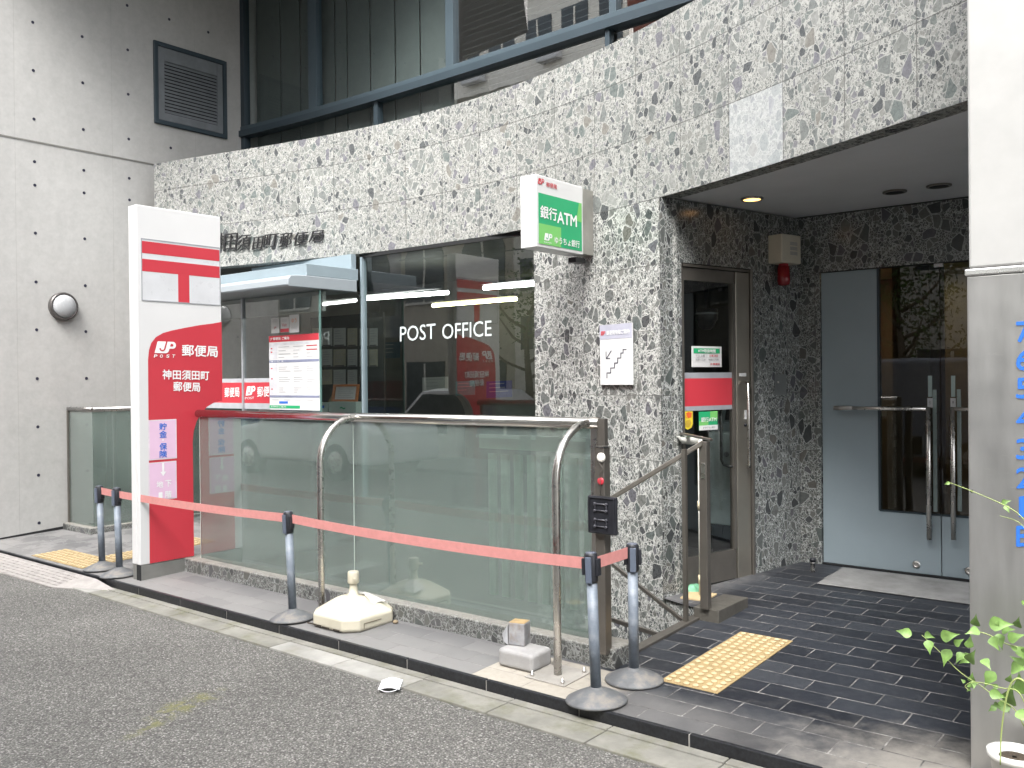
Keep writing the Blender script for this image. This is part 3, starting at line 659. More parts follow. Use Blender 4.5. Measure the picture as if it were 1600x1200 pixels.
# glazed porch in front of the stone, with its sheet metal canopy
PYF, PXR = 1.86, 2.57
BZ = PY(PYF)(483, 455).z
m_ = MB()
for a, b2 in ((.12, .72), (.725, 1.28), (1.285, 2.10), (2.105, PXR)): m_.add([(a, PYF, .1), (b2, PYF, .1), (b2, PYF, BZ), (a, PYF, BZ)], [(0, 1, 2, 3)])
m_.add([(PXR, PYF, .1), (PXR, YG-.03, .1), (PXR, YG-.03, BZ), (PXR, PYF, BZ)], [(0, 1, 2, 3)])
m_.build('porch_glazing', M_GLASS, bd)
m_ = MB()
xa = PY(PYF)(381, 550).x
m_.box(xa-.016, xa+.010, PYF-.02, PYF+.02, .1, BZ); m_.box(.10, .13, PYF-.02, PYF+.02, .1, BZ)
m_.build('porch_door_stile', simple('pale steel', (.42, .44, .47), .35, .4), bd)
m_ = MB(); m_.box(PXR-.010, PXR+.006, PYF-.008, PYF+.008, .1, BZ); m_.build('glass_edge', simple('green glass edge', (.12, .22, .20), .2), bd)
CXR = 2.60
c0 = PX(CXR)(450, 447); lowz = c0.z; fy = c0.y
c1 = PX(CXR)(450, 432).z; c2 = PX(CXR)(479, 411.5); c2z = c2.z; hy = c2.y
m_ = MB()      # lower tray with rounded nose
prof = [(fy+.012, lowz), (fy, lowz+.02), (fy+.004, lowz+.07), (fy+.03, c1+.015), (fy+.06, c1+.02), (hy, c1+.03), (2.30, c1+.03), (2.30, lowz)]
m_.prism([(0.1, y, z) for y, z in prof], (CXR-.1, 0, 0)); m_.build('canopy_tray', simple('canopy silver', (.30, .335, .36), .45, 0, var=.03), bd, bevel=.008)
m_ = MB(); m_.prism([(.1, hy, c1+.03), (CXR-.004, hy, c1+.03), (CXR-.004, 2.32, c1+.03), (.1, 2.05, c1+.03)], (0, 0, c2z-c1-.03)); m_.build('canopy_box', M_FRAME, bd, bevel=.004)
m_ = MB(); m_.box(.9, 2.552, 2.27, 2.33, c2z-.2, 2.862); m_.build('canopy_back', M_FRAME, bd)
m_ = MB(); m_.box(.13, PXR-.02, PYF+.05, 1.95, lowz-.20, lowz-.01); m_.build('porch_ceiling_trim', simple('pale sheet metal', (.46, .46, .44), .5), bd)
# red and grey film bands on the porch glass, with the post office name
FB = Frame(PY(PYF-.006)(348, 640), PY(PYF-.006)(422, 632), PY(PYF-.006)(348, 590), (0, -1, 0))
zb = [PY(PYF-.006)(400, q).z for q in (639, 630, 597.5, 591)]
def yrect(mb, x0, x1, za, zc, y): return mb.add([(x0, y, za), (x1, y, za), (x1, y, zc), (x0, y, zc)], [(0, 1, 2, 3)])
m_ = MB(); yrect(m_, .14, 2.54, zb[1], zb[2], PYF-.006); m_.build('red_film_band', M_RED, bd)
m_ = MB(); yrect(m_, .14, 2.54, zb[0], zb[1], PYF-.006); yrect(m_, .14, 2.54, zb[2], zb[3], PYF-.006); m_.build('grey_film_band', simple('grey film', (.42, .43, .46), .4), bd)
P9 = PY(PYF-.009)
for m_ in (fit('郵便局', P9(351, 621), P9(374, 620), P9(351, 606), bold=.012), fit('郵便局', P9(402, 620.5), P9(430, 619), P9(402, 604.5), bold=.012), fit('POST', P9(383, 624), P9(397, 623.5), P9(383, 620.5))): m_.build('film_lettering', M_WLET, bd)
jp_logo(Frame(P9(384, 618), P9(399, 617), P9(384, 604), (0, -1, 0)), 0, 1, 0, 1, 0, M_WLET, M_RED, bd, 'film_emblem')
# POST OFFICE lettering on the window
PWn = PY(YG-.004)
M_CUT = simple('pale cut lettering', (.55, .62, .62), .5, var=.01); wl = thing('window_lettering', 'pale POST OFFICE lettering fixed on the dark shop window', 'lettering', PWn(696, 530))
fit('POST', PWn(625, 534), PWn(680.5, 529.5), PWn(625, 510.5)).build('word', M_CUT, wl); fit('OFFICE', PWn(691, 530), PWn(768, 525), PWn(691, 506.5)).build('word', M_CUT, wl)
# raised bronze name on the band
m_ = MB(); name = '神田須田町郵便局'; 
cxs = [(329, 352, 395, 366), (351, 371, 393, 366), (371, 392, 393, 368), (396, 411, 391, 371), (413, 434, 388, 367), (437, 456, 388, 365), (459, 481, 385, 364), (484, 506, 379.5, 362)]
def pband(x, y, z_=None):
    lo, hi = -.2, 9.0
    for _ in range(45):
        mm = (lo+hi)/2; q = Vector((mm, YC(mm), 3.0)) - V(CAM); c_ = 800 + 1400*float(np.dot(q, CR))/float(np.dot(q, CF))
        lo, hi = (mm, hi) if c_ < x else (lo, mm)
    X = (lo+hi)/2; h = math.hypot(X-CAM[0], YC(X)-CAM[1]); v = dd(x, y); return V(CAM + v*h/math.hypot(v[0], v[1]))
for ch, (xa_, xb_, yb_, yt_) in zip(name, cxs):
    o_ = (0, -.012, 0); bl_ = pband(xa_, yb_); br_ = pband(xb_, yb_-(xb_-xa_)*.11); tl_ = pband(xa_, yt_+2)+Vector((.035, 0, .01))
    fit(ch, bl_, br_, tl_, off=o_, mb=m_, bold=0, depth=(0, -.010, 0))
tag(m_.build('raised_name_lettering', simple('blackened bronze', (.05, .05, .052), .4, .5)), 'blackened cast characters naming the post office on the curved stone band', 'lettering')

# -------- inside the post office
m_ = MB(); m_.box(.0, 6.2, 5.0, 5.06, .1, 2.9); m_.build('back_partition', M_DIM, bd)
M_TUBE = emis('fluorescent tube', (1, 1, .97), 7); M_TUBEY = emis('warm fluorescent tube', (1, .93, .5), 5)
tl = None
for i, (a, b2, lab) in enumerate((((565, 467), (700, 457), 'long white fluorescent tube at upper left inside the shop window'), ((676, 477.5), (807, 467), 'yellowish fluorescent tube in the middle inside the shop window'), ((756, 450), (842, 443), 'topmost white fluorescent tube by the stone pier'), ((765, 488), (842, 482), 'lower white fluorescent tube by the stone pier'))):
    z = 2.52; A = PZ(z)(*a); B = PZ(z)(*b2)
    t0 = thing('fluorescent_light', lab, 'light', (A+B)/2, 'fluorescent tubes inside the post office')
    MB().tube([A, B], .021, 8).build('tube', M_TUBEY if i == 1 else M_TUBE, t0)
    MB().box(min(A.x, B.x), max(A.x, B.x), A.y-.05, A.y+.06, z+.03, z+.06).build('fitting', M_DIM, t0)
# notice wall seen through the porch return and the window
PN = PY(3.9)
k = 0
M_PAPD = simple('shaded notice paper', (.42, .45, .44), .7, var=.05)
def sheet(P, x0, x1, y0, y1, mat, name='notice_sheet', lab=None, group=None, lines=0, cap=None, out=(0, -.004, 0)):
    a, b2, c_, d_ = P(x0, y1), P(x1, y1-(x1-x0)*.04), P(x1, y0-(x1-x0)*.04), P(x0, y0)
    t0 = thing(name, lab, 'notice', (a+b2)/2, group)
    MB().prism([a, b2, c_, d_], (0, .003, 0)).build('paper', mat, t0)
    if lines:
        f = Frame(a, b2, d_, (0, -1, 0)); q = MB()
        for i in range(lines): f.rect(q, .12, .55+.35*random.random(), .85-.7*i/lines-.03, .85-.7*i/lines, .004)
        q.build('print', M_INK, t0)
    if cap:
        f = Frame(a, b2, d_, (0, -1, 0)); q = MB(); f.rect(q, .1, .9, .01, .07, .005); q.build('black_strip', M_INKD, t0)
    return t0
# pinboard
mB = MB(); a = PN(486, 628); b2 = PN(600, 622); c_ = PN(600, 500); mB.box(a.x, b2.x, 3.905, 3.93, .1, c_.z+.1)
tag(mB.build('pinboard', simple('pinboard', (.05, .055, .055), .8)), 'dark board of pinned notices inside the post office', 'pinboard')
nl = ['nearest the glass corner', 'second along', 'third along', 'fourth along', 'fifth along']
rows = [(513, 541, 'top row'), (546, 573, 'middle row'), (578, 601, 'bottom row')]
cols = [(488, 502), (503, 519), (521, 540), (543, 558), (562, 575), (577, 590)]
for r, (ya, yb, rn) in enumerate(rows):
    for c3, (xa_, xb_) in enumerate(cols):
        if r == 2 and c3 > 3: continue
        sheet(PN, xa_, xb_, ya, yb, M_PAPD if (r+c3) % 3 else simple('buff notice', (.36, .36, .28), .7), 'notice_sheet', 'printed sheet pinned in the %s, %s from the left on the dark board inside' % (rn, ['first', 'second', 'third', 'fourth', 'fifth', 'sixth'][c3]), 'sheets pinned on the board inside', 5, r < 2)
# counter, boxes and certificate by the glass
PCt = PY(2.9)
ctz = PCt(520, 647).z
cn = thing('service_counter', 'dark service counter inside behind the shop window', 'counter', (3.4, 3.1, .1))
MB().box(1.6, 4.7, 2.75, 3.25, .1, ctz-.03).build('counter_front', simple('dark laminate', (.05, .055, .06), .4), cn); MB().box(1.55, 4.75, 2.70, 3.3, ctz-.03, ctz).build('counter_top', simple('counter top', (.25, .26, .25), .4), cn)
M_MINT = simple('pale mint card', (.50, .60, .57), .6, var=.03)
for (xa_, xb_, yt_, lab) in ((487, 512, 629, 'small pale mint box with a blue square on the counter'), (514, 556, 628, 'wide pale mint box under the orange framed certificate')):
    a = PCt(xa_, 647); b2 = PCt(xb_, yt_); t0 = thing('card_box', lab, 'box', (a.x, 2.9, ctz))
    MB().box(a.x, b2.x, 2.9, 3.05, ctz, b2.z).build('box_body', M_MINT, t0, bevel=.004)
    f = Frame((a.x, 2.9, ctz), (b2.x, 2.9, ctz), (a.x, 2.9, b2.z), (0, -1, 0)); q = MB()
    if xa_ < 500: f.rect(q, .6, .8, .5, .75, .003); q.build('blue_square', M_BLUE, t0)
    else: f.text('~', .42, .62, .4, .6, .003, q); q.build('print', M_GREEN, t0)
    boxtop = b2.z
a = PCt(516, 630); b2 = PCt(556, 628); c_ = PCt(515, 601)
ct = thing('framed_certificate', 'certificate in an orange wooden frame standing on the mint box', 'picture frame', (a+b2)/2)
f = Frame((a.x, 2.93, boxtop+.002), (b2.x, 2.93, boxtop+.002), (a.x-.01, 2.97, c_.z), (0, -1, .1)); q = MB()
for r_ in ((0, 1, 0, .12), (0, 1, .88, 1), (0, .09, .12, .88), (.91, 1, .12, .88)): f.rect(q, *r_, 0, .015)
q.build('frame', simple('orange wood', (.55, .20, .07), .4), ct, bevel=.003)
q = MB(); f.rect(q, .09, .91, .12, .88, .0, .004); q.build('certificate_paper', M_PAPER, ct)
q = MB()
for i in range(5): f.rect(q, .2, .8-.1*(i % 2), .72-.12*i, .74-.12*i, .0055)
q.build('print', M_INK, ct)
a = PCt(500, 628); t0 = tag(MB().prism([(a.x-.03, 3.0, ctz+.09), (a.x+.14, 3.0, ctz+.09), (a.x+.12, 3.02, ctz+.32), (a.x+.05, 3.02, ctz+.20)], (0, .04, 0)).build('brown_folder', simple('kraft brown', (.26, .20, .10), .7), None, bevel=.004), 'brown paper folder leaning behind the certificate', 'folder')
# posters deeper inside
for (xa_, xb_, ya, yb, mm, lab) in ((600, 625, 535, 560, simple('dark blue poster', (.02, .06, .10), .5), 'dark blue poster on the far wall'), (660, 700, 590, 612, M_PAPD, 'pale leaflet rack front low inside the window'), (712, 742, 596, 618, simple('teal leaflet', (.05, .22, .24), .6), 'teal leaflet low inside the window'), (760, 800, 596, 622, simple('navy leaflet', (.04, .05, .20), .6), 'navy leaflet beside the teal one')):
    sheet(PY(4.6), xa_, xb_, ya, yb, mm, 'poster', lab, None, 3)

# -------- poster and cards on the porch glass
PP = PY(PYF-.010)
po = thing('service_hours_poster', 'white service hours poster with a red heading on the porch glass', 'poster', PP(452, 643))
q0 = [PP(422, 639), PP(484, 642), PP(482.5, 521), PP(422, 526.5)]
xL, xR = q0[0].x, PXR-.004; zB, zT = PP(450, 640.5).z, PP(450, 523.5).z
f = Frame((xL, PYF-.010, zB), (xR, PYF-.010, zB), (xL, PYF-.010, zT), (0, -1, 0))
q = MB(); f.rect(q, 0, 1, 0, 1, 0, .003); q.build('sheet', M_WHITE, po)
q = MB(); f.rect(q, 0, 1, .915, 1, .0045); q.build('red_heading', M_RED, po)
q = MB(); f.rect(q, .0, 1, .635, .67, .0045); f.rect(q, .0, 1, .165, .195, .0045); q.build('grey_heading', simple('slate print', (.22, .24, .34), .6), po)
q = MB(); f.rect(q, 0, .62, .02, .06, .0045); q.build('green_heading', M_GREEN, po)
q = MB(); f.text('JP 郵便局 ご案内', .03, .42, .935, .98, .006, q, .015); f.text('サービス', .03, .3, .64, .665, .006, q); f.text('ATMのご案内', .03, .34, .028, .055, .006, q); q.build('heading_lettering', M_WLET, po)
q = MB(); f.rect(q, 0, .17, .2, .62, .004); f.rect(q, 0, .17, .69, .9, .004); f.rect(q, .17, 1, .87, .9, .004); q.build('column_tint', simple('pale grey tint', (.60, .60, .63), .6), po)
q = MB()
for yy, rows3 in ((.84, 1), (.79, 1), (.745, 1), (.70, 1), (.57, 3), (.43, 3), (.29, 3)):
    for r in range(rows3):
        for x_ in ((.2, .45), (.5, .72), (.76, .96)):
            w_ = x_[0] + (x_[1]-x_[0])*random.uniform(.3, 1); f.rect(q, x_[0], w_, yy-r*.028, yy-r*.028+.010, .005)
for xx in (.05, .3, .52, .75): f.rect(q, xx, xx+.14, .13, .138, .005)
q.build('small_print', simple('soft print', (.45, .45, .47), .7), po)
q = MB()
for yy in (.82, .77, .55, .41, .27): f.rect(q, .04, .07, yy, yy+.018, .0055)
for yy in (.84, .79): f.rect(q, .76, .97, yy, yy+.012, .0055)
q.build('red_print', M_REDB, po)
q = MB(); f.rect(q, .2, .38, .085, .115, .0055); q.build('blue_button', M_BLUE, po)
cardspec = [((424, 436.5), 496, 521, 'plain white sticker card, left of the three above the poster'), ((438.5, 451.5), 495, 520, 'white card with a red lower strip, middle of the three above the poster'), ((452.5, 467.5), 491, 520, 'rounded white sticker with orange print, right of the three above the poster')]
for i, ((a_, b_), ya, yb, lab) in enumerate(cardspec):
    P0, P1 = PP(a_, yb), PP(b_, ya); t0 = thing('sticker_card', lab, 'sticker', P0, 'cards stuck above the poster')
    f = Frame((P0.x, PYF-.010, P0.z), (P1.x, PYF-.010, P0.z), (P0.x, PYF-.010, P1.z), (0, -1, 0))
    q = MB(); f.rect(q, 0, 1, 0, 1, 0, .002); q.build('card', M_WHITE, t0, bevel=.008 if i == 2 else .002)
    q = MB()
    if i == 1: f.rect(q, 0, 1, .02, .26, .0035); f.text('Visit', .2, .75, .4, .6, .0035, q)
    elif i == 2: f.text('ゆう', .25, .75, .55, .8, .0035, q)
    else: f.text('JP', .35, .65, .25, .42, .0035, q)
    q.build('card_print', M_REDB if i != 2 else simple('orange print', (.70, .22, .06), .5), t0)
    q = MB(); 
    for j in range(3): f.rect(q, .2, .8, .72+.07*j, .73+.07*j, .003) if i != 2 else f.rect(q, .2, .8, .30-.05*j, .31-.05*j, .003)
    q.build('small_print', M_INK, t0)

# -------- ATM door
def pA(Y, z, d=0.0):
    x = onA(Y)[0]; n = Vector((PB[1]-PA[1], -(PB[0]-PA[0]), 0)).normalized(); return Vector((x, Y, z)) + n*d
LNA = PL(PA, PB)
yy_ = lambda px, py=600: LNA(px, py).y
def abox(mb, Y0, Y1, z0, z1, d0, d1): return mb.prism([pA(Y0, z0, d0), pA(Y1, z0, d0), pA(Y1, z0, d1), pA(Y0, z0, d1)], (0, 0, z1-z0))
zf = .085
ad = thing('atm_room_door', 'bronze framed glass door with a red band, leading to the cash machine room', 'door', pA(2.45, .09))
yJ = yy_(1150); yL = yy_(1070)
m_ = MB(); abox(m_, tA, tA+.02, zf, 2.42, -.05, -.01); abox(m_, tB-.025, tB, zf, 2.42, -.05, .012); abox(m_, tA+.02, tB-.025, 2.40, 2.42, -.05, -.0); m_.build('outer_frame', M_SSD, ad, bevel=.003)
m_ = MB(); abox(m_, yJ+.012, tB-.03, zf, 2.395, -.04, -.005); m_.build('side_panel', simple('bronze sheet', (.36, .335, .29), .33, .8, var=.12, scale=2), ad, bevel=.003)
z1_ = LNA(1110, 897).z; zk = LNA(1110, 862).z; zt = LNA(1110, 440).z
m_ = MB(); abox(m_, tA+.022, yJ, zt, 2.395, -.05, -.012); abox(m_, tA+.022, yJ, zf+.01, zk-.02, -.05, -.012); abox(m_, yJ-.018, yJ+.008, zk-.02, zt, -.05, -.008); abox(m_, tA+.022, tA+.035, zk-.02, zt, -.05, -.012); m_.build('leaf_frame', M_SSD, ad, bevel=.003)
m_ = MB(); m_.add([pA(tA+.03, zk-.02, -.03), pA(yJ-.01, zk-.02, -.03), pA(yJ-.01, zt, -.03), pA(tA+.03, zt, -.03)], [(0, 1, 2, 3)]); m_.build('pane', M_GLASS, ad)
zz = [LNA(1110, q).z for q in (641, 634, 591, 582)]
m_ = MB(); m_.add([pA(tA+.036, zz[1], -.022), pA(yJ-.019, zz[1], -.022), pA(yJ-.019, zz[2], -.022), pA(tA+.036, zz[2], -.022)], [(0, 1, 2, 3)]); m_.build('red_band', M_RED, ad)
m_ = MB()
for a_, b_ in ((0, 1), (2, 3)): m_.add([pA(tA+.036, zz[a_], -.022), pA(yJ-.019, zz[a_], -.022), pA(yJ-.019, zz[b_], -.022), pA(tA+.036, zz[b_], -.022)], [(0, 1, 2, 3)])
m_.build('grey_band', simple('grey band film', (.30, .31, .34), .4), ad)
def railz(pts, r, name, parent, mat=M_SS, n=10): return MB().tube(pts, r, n).build(name, mat, parent)
hy_ = yy_(1160); za_, zb_ = LNA(1160, 598).z, LNA(1160, 728).z
railz([pA(hy_+.05, za_, 0), pA(hy_+.02, za_+.005, .045), pA(hy_, za_-.01, .055), pA(hy_, zb_+.01, .055), pA(hy_+.02, zb_-.004, .045), pA(hy_+.05, zb_, 0)], .010, 'pull_handle', ad)
hy2 = yy_(1136); za2, zb2 = LNA(1133, 601).z, LNA(1138, 730).z
railz([pA(hy2, za2, -.06), pA(hy2, zb2+.05, -.06), pA(hy2+.02, zb2+.015, -.055), pA(hy2+.06, zb2, -.045), pA(hy2+.10, zb2, -.02)], .011, 'inner_handle', ad, simple('dull black steel', (.06, .06, .06), .35, .6))
f = Frame(pA(yy_(1156), LNA(1160, 588).z, .0), pA(yy_(1166), LNA(1160, 588).z, 0), pA(yy_(1156), LNA(1160, 583).z, 0), (1, 0, 0)); q = MB(); f.rect(q, 0, 1, 0, 1, -.003, .002); q.build('label_strip', M_WHITE, ad)
f = Frame(pA(yy_(1163.5), LNA(1163, 655).z, 0), pA(yy_(1166), LNA(1163, 655).z, 0), pA(yy_(1163.5), LNA(1163, 641).z, 0), (1, 0, 0)); q = MB(); f.rect(q, 0, 1, 0, 1, -.003, .002); q.build('label_strip', M_WHITE, ad)
MB().lathe([(.012, -.006), (.012, .008), (.006, .012)], pA(yy_(1164), LNA(1164, 664).z, 0), 14, Matrix.Rotation(math.pi/2, 4, 'Y')).build('lock', M_BLACK, ad)
# stickers on the ATM door
def apanel(px0, px1, py0, py1, d=-.018):
    ya, yb = yy_(px0), yy_(px1); zb, zt_ = LNA((px0+px1)/2, py1).z, LNA((px0+px1)/2, py0).z
    return Frame(pA(ya, zb, d), pA(yb, zb, d), pA(ya, zt_, d), pA(0, 0, 1)-pA(0, 0, 0))
f = apanel(1084, 1131, 541, 573.5); t0 = thing('atm_hours_sign', 'white and green opening hours sign inside the cash machine room door', 'sign', f(0.5, 0))
q = MB(); f.rect(q, 0, 1, 0, 1, -.002, 0); q.build('plate', M_WHITE, t0, bevel=.002)
q = MB(); f.rect(q, .06, .93, .66, .90, .0015); q.build('green_heading', M_GREEN, t0)
q = MB(); f.text('ATM取扱時間', .2, .78, .70, .86, .003, q, .02); q.build('heading_lettering', M_WLET, t0)
q = MB(); f.text('平日 土曜', .12, .42, .50, .60, .003, q, .01); f.text('9:00-17:30', .12, .44, .32, .41, .003, q, .01); f.text('9:00-17:00', .54, .88, .32, .41, .003, q, .01)
f.rect(q, .06, .94, .635, .64, .002); f.rect(q, .06, .94, .45, .455, .002); f.rect(q, .06, .94, .24, .245, .002); f.rect(q, .49, .495, .24, .64, .002); q.build('print', M_INK, t0)
q = MB(); f.text('日曜 休日', .58, .86, .50, .60, .003, q, .01); f.text('JP 郵便局', .6, .92, .08, .2, .003, q, .01); q.build('red_print', M_REDB, t0)
f = apanel(1094.5, 1123.5, 643, 672); t0 = thing('bank_atm_sticker', 'small green sticker reading ATM low on the door glass', 'sticker', f(.5, 0))
q = MB(); f.rect(q, 0, 1, 0, 1, -.002, 0); q.build('film', M_GREEN, t0); q = MB(); f.rect(q, 0, 1, 0, .26, .0015); q.build('white_strip', M_WHITE, t0)
q = MB(); f.rect(q, .6, 1, .55, 1, .0012); f.rect(q, 0, .5, .26, .5, .0012); q.build('light_patch', M_LGREEN, t0)
q = MB(); f.text('銀行ATM', .1, .92, .44, .70, .003, q, .012); q.build('lettering', M_WLET, t0)
q = MB(); f.text('JP ゆうちょ銀行', .2, .85, .06, .19, .003, q); q.build('small_lettering', M_INKD, t0)
f = apanel(1069, 1084.5, 643, 671.5); t0 = thing('yellow_sticker', 'yellow shield shaped sticker with a red splash on the door glass', 'sticker', f(.5, 0))
q = MB(); q.prism([f(u, v) for u, v in ((0, 1), (0, .3), (.15, .1), (.5, 0), (.85, .1), (1, .3), (1, 1))], f.n*.002); q.build('film', simple('sticker yellow', (.72, .58, .04), .5), t0)
q = MB(); q.add([f(u, v, .004) for u, v in ((.3, .9), (.55, .98), (.9, .92), (.85, .68), (.5, .62))], [(0, 1, 2, 3, 4)]); f.text('50', .1, .4, .65, .8, .004, q); q.build('red_splash', simple('sticker red', (.68, .12, .03), .5), t0)
q = MB(); q.add([f(u, v, .004) for u, v in ((.3, .5), (.7, .55), (.85, .35), (.6, .12), (.35, .15), (.2, .3))], [(0, 1, 2, 3, 4, 5)]); q.build('ochre_blob', simple('sticker ochre', (.50, .33, .04), .5), t0)
# ATM room and machine
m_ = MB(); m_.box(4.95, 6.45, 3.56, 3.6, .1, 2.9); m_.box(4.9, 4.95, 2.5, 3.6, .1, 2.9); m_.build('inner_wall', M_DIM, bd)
am = thing('cash_machine', 'pale grey cash machine standing inside behind the glass door', 'cash machine', (6.15, 3.3, .115))
PM = PL((5.75, 2.6), (5.95, 3.4))
m_ = MB(); m_.box(5.96, 6.34, 3.12, 3.52, .40, 1.16); m_.build('cabinet', simple('machine grey green', (.62, .68, .68), .45), am, bevel=.015)
m_ = MB(); m_.box(5.98, 6.32, 3.14, 3.52, .115, .40); m_.build('plinth', M_BLACK, am)
m_ = MB(); m_.prism([(5.96, 3.12, 1.165), (5.96, 3.30, 1.22), (5.96, 3.42, 1.55), (5.96, 3.54, 1.55), (5.96, 3.54, 1.165)], (.38, 0, 0)); m_.build('console', simple('console grey', (.30, .34, .35), .4), am, bevel=.012)
m_ = MB(); m_.prism([(6.02, 3.305, 1.25), (6.28, 3.305, 1.25), (6.28, 3.40, 1.50), (6.02, 3.40, 1.50)], (0, -.004, .0015)); m_.build('screen', M_BLACK, am)
m_ = MB().lathe([(.022, 0), (.022, .006), (.014, .008)], (6.12, 3.12, .98), 16, Matrix.Rotation(math.pi/2, 4, 'X')); m_.build('lock', M_INK, am)
cm = thing('dome_camera', 'black dome security camera hanging in the cash machine room', 'camera', (6.05, 2.42, 2.2))
cpos = PL((6.0, 2.0), (6.2, 2.8))(1104, 500)
MB().lathe([(.02, .3), (.02, .09), (.085, .085), (.085, .0), (.07, -.012), (.06, -.05), (.03, -.075)], cpos, 24).build('camera_body', M_BLACK, cm)
MB().lathe([(.088, .04), (.088, .055)], cpos, 24).build('ring', M_INK, cm)
m_ = MB(); m_.box(5.0, 6.2, 2.0, 3.5, .096, .099); 
# -------- entrance doors, plane Y = 3.41
YD = 3.435; Pd = PY(YD)
def entrance(xa_, xb_, gx0, gx1, lab, side):
    t0 = thing('entrance_door', lab, 'door', ((xa_+xb_)/2, YD, .12), 'double entrance doors')
    zB_, zT_, gz_ = .135, 2.42, .585
    m_ = MB()
    if side < 0: m_.box(xa_, gx0, YD, YD+.045, zB_, zT_); m_.box(gx0, xb_, YD, YD+.045, zB_, gz_)
    else: m_.box(gx1, xb_, YD, YD+.045, zB_, zT_); m_.box(xa_, gx1, YD, YD+.045, zB_, gz_)
    m_.build('leaf', M_DOOR, t0, bevel=.002)
    m_ = MB(); m_.add([(gx0, YD+.012, gz_), (gx1, YD+.012, gz_), (gx1, YD+.012, zT_), (gx0, YD+.012, zT_)], [(0, 1, 2, 3)]); m_.build('pane', M_GLASSB, t0)
    m_ = MB(); ex = gx0 if side < 0 else gx1; m_.box(ex-.008, ex+.006, YD-.003, YD+.05, gz_-.006, zT_) if side < 0 else m_.box(ex-.006, ex+.008, YD-.003, YD+.05, gz_-.006, zT_); m_.box(min(gx0, gx1), max(gx0, gx1), YD-.003, YD+.05, gz_-.012, gz_); m_.build('pane_bead', M_FRAMED, t0)
    return t0
xM = Pd(1471.5, 905).x
e1 = entrance(6.79, xM-.003, Pd(1373, 600).x, xM-.004, 'left entrance door, grey blue with a tall dark pane and the whole L-shaped handle', -1)
e2 = entrance(xM+.003, 8.56, xM+.004, xM+.44, 'right entrance door, half hidden by the steel clad column', 1)
Ph = PY(YD-.06)
def handle(t0, xh, xv, s):
    a, b2, c_ = Ph(xh, 638.5), Ph(xv, 639), Ph(xv, 843)
    zz_ = b2.z
    MB().tube([(a.x, YD-.06, zz_), (b2.x+(-.012 if s > 0 else .012), YD-.06, zz_)], .014, 12).build('handle_bar', M_SS, t0)
    MB().tube([(b2.x, YD-.06, zz_+.014), (b2.x, YD-.06, c_.z)], .017, 14).build('handle_bar', M_SS, t0)
    MB().tube([(b2.x, YD-.06, c_.z+.10), (b2.x, YD+.005, c_.z+.10)], .007, 8).build('handle_mount', M_SS, t0)
    q = MB(); q.box(b2.x+.03*1-.012, b2.x+.03+.012, YD-.004, YD+.012, c_.z+.2, zz_+.14) ; q.build('plate_strip', simple('pale green strip', (.30, .37, .36), .3), t0)
handle(e1, 1303, 1450, 1)
handle(e2, 1540, 1488, -1)
m_ = MB(); a = Ph(1303, 638.5); m_.tube([(a.x-.0, YD-.06, Ph(1450, 639).z), (a.x+.14, YD-.06, Ph(1450, 639).z)], .0165, 12); m_.build('bar_sleeve', simple('pale sleeve', (.42, .40, .38), .5, .3), e1)
for t0, pxs in ((e1, 1453), (e2, 1489)):
    P0 = Pd(pxs-3.5, 637); P1 = Pd(pxs+4.5, 622)
    q = MB(); q.box(P0.x, P1.x, YD-.008, YD-.003, P0.z, P1.z); q.build('push_label', M_LGREY, t0)
    q = MB(); fit('引' if t0 is e1 else '押', (P0.x+.012, YD-.0095, P0.z+.025), (P1.x-.012, YD-.0095, P0.z+.025), (P0.x+.012, YD-.0095, P1.z-.02), mb=q); q.build('label_character', M_INKD, t0)
    P0 = Pd(pxs-2.5, 620); P1 = Pd(pxs+3, 587); q = MB(); q.box(P0.x, P1.x, YD-.006, YD+.01, P0.z, P1.z); q.build('glass_strip', simple('pale aqua strip', (.42, .52, .50), .35), t0)
for t0, q_ in ((e1, (1432, 882)), (e2, (1514.5, 892)), (e1, (1326, 886))):
    P0 = Pd(*q_); r_ = .028 if q_[0] != 1326 else .014
    MB().lathe([(r_, 0), (r_, .006), (r_*.8, .012), (r_*.5, .012), (r_*.45, .008)], (P0.x, YD, P0.z), 24, Matrix.Rotation(math.pi/2, 4, 'X')).build('floor_lock', M_SS, t0)
m_ = MB(); m_.box(6.786, 8.565, YD-.02, YD+.06, 2.422, 2.44); m_.build('entrance_frame', M_DARK, bd); m_ = MB(); m_.box(6.786, 8.565, YD-.02, YD+.05, .10, .132); m_.build('threshold', M_DARK, bd)
m_ = MB(); P0 = Pd(1466, 417); m_.box(P0.x-.03, P0.x+.03, YD-.004, YD+.03, 2.395, 2.42); m_.build('top_pivot', M_LGREY, e1)
# lobby behind
m_ = MB(); m_.box(6.4, 12.9, 3.7, 6.4, 2.62, 2.66); m_.build('lobby_ceiling', simple('lobby ceiling', (.42, .37, .22), .6), bd)
m_ = MB(); m_.box(6.42, 12.8, 6.2, 6.3, .1, 2.62); m_.box(7.05, 7.35, 4.4, 4.9, .1, 2.62); m_.build('lobby_wall', simple('brown lobby wall', (.13, .105, .08), .4), bd)
P0 = PZ(2.60)(1418, 421)
dl = thing('lobby_downlight', 'warm downlight glowing in the lobby ceiling behind the entrance door', 'light', P0)
MB().lathe([(.11, 0), (.115, .02)], (P0.x, P0.y, 2.598), 24).build('rim', M_WHITE, dl); MB().lathe([(.09, 0), (.08, .01)], (P0.x, P0.y, 2.594), 24).build('lens', emis('lobby glow', (1, .80, .40), 18), dl)

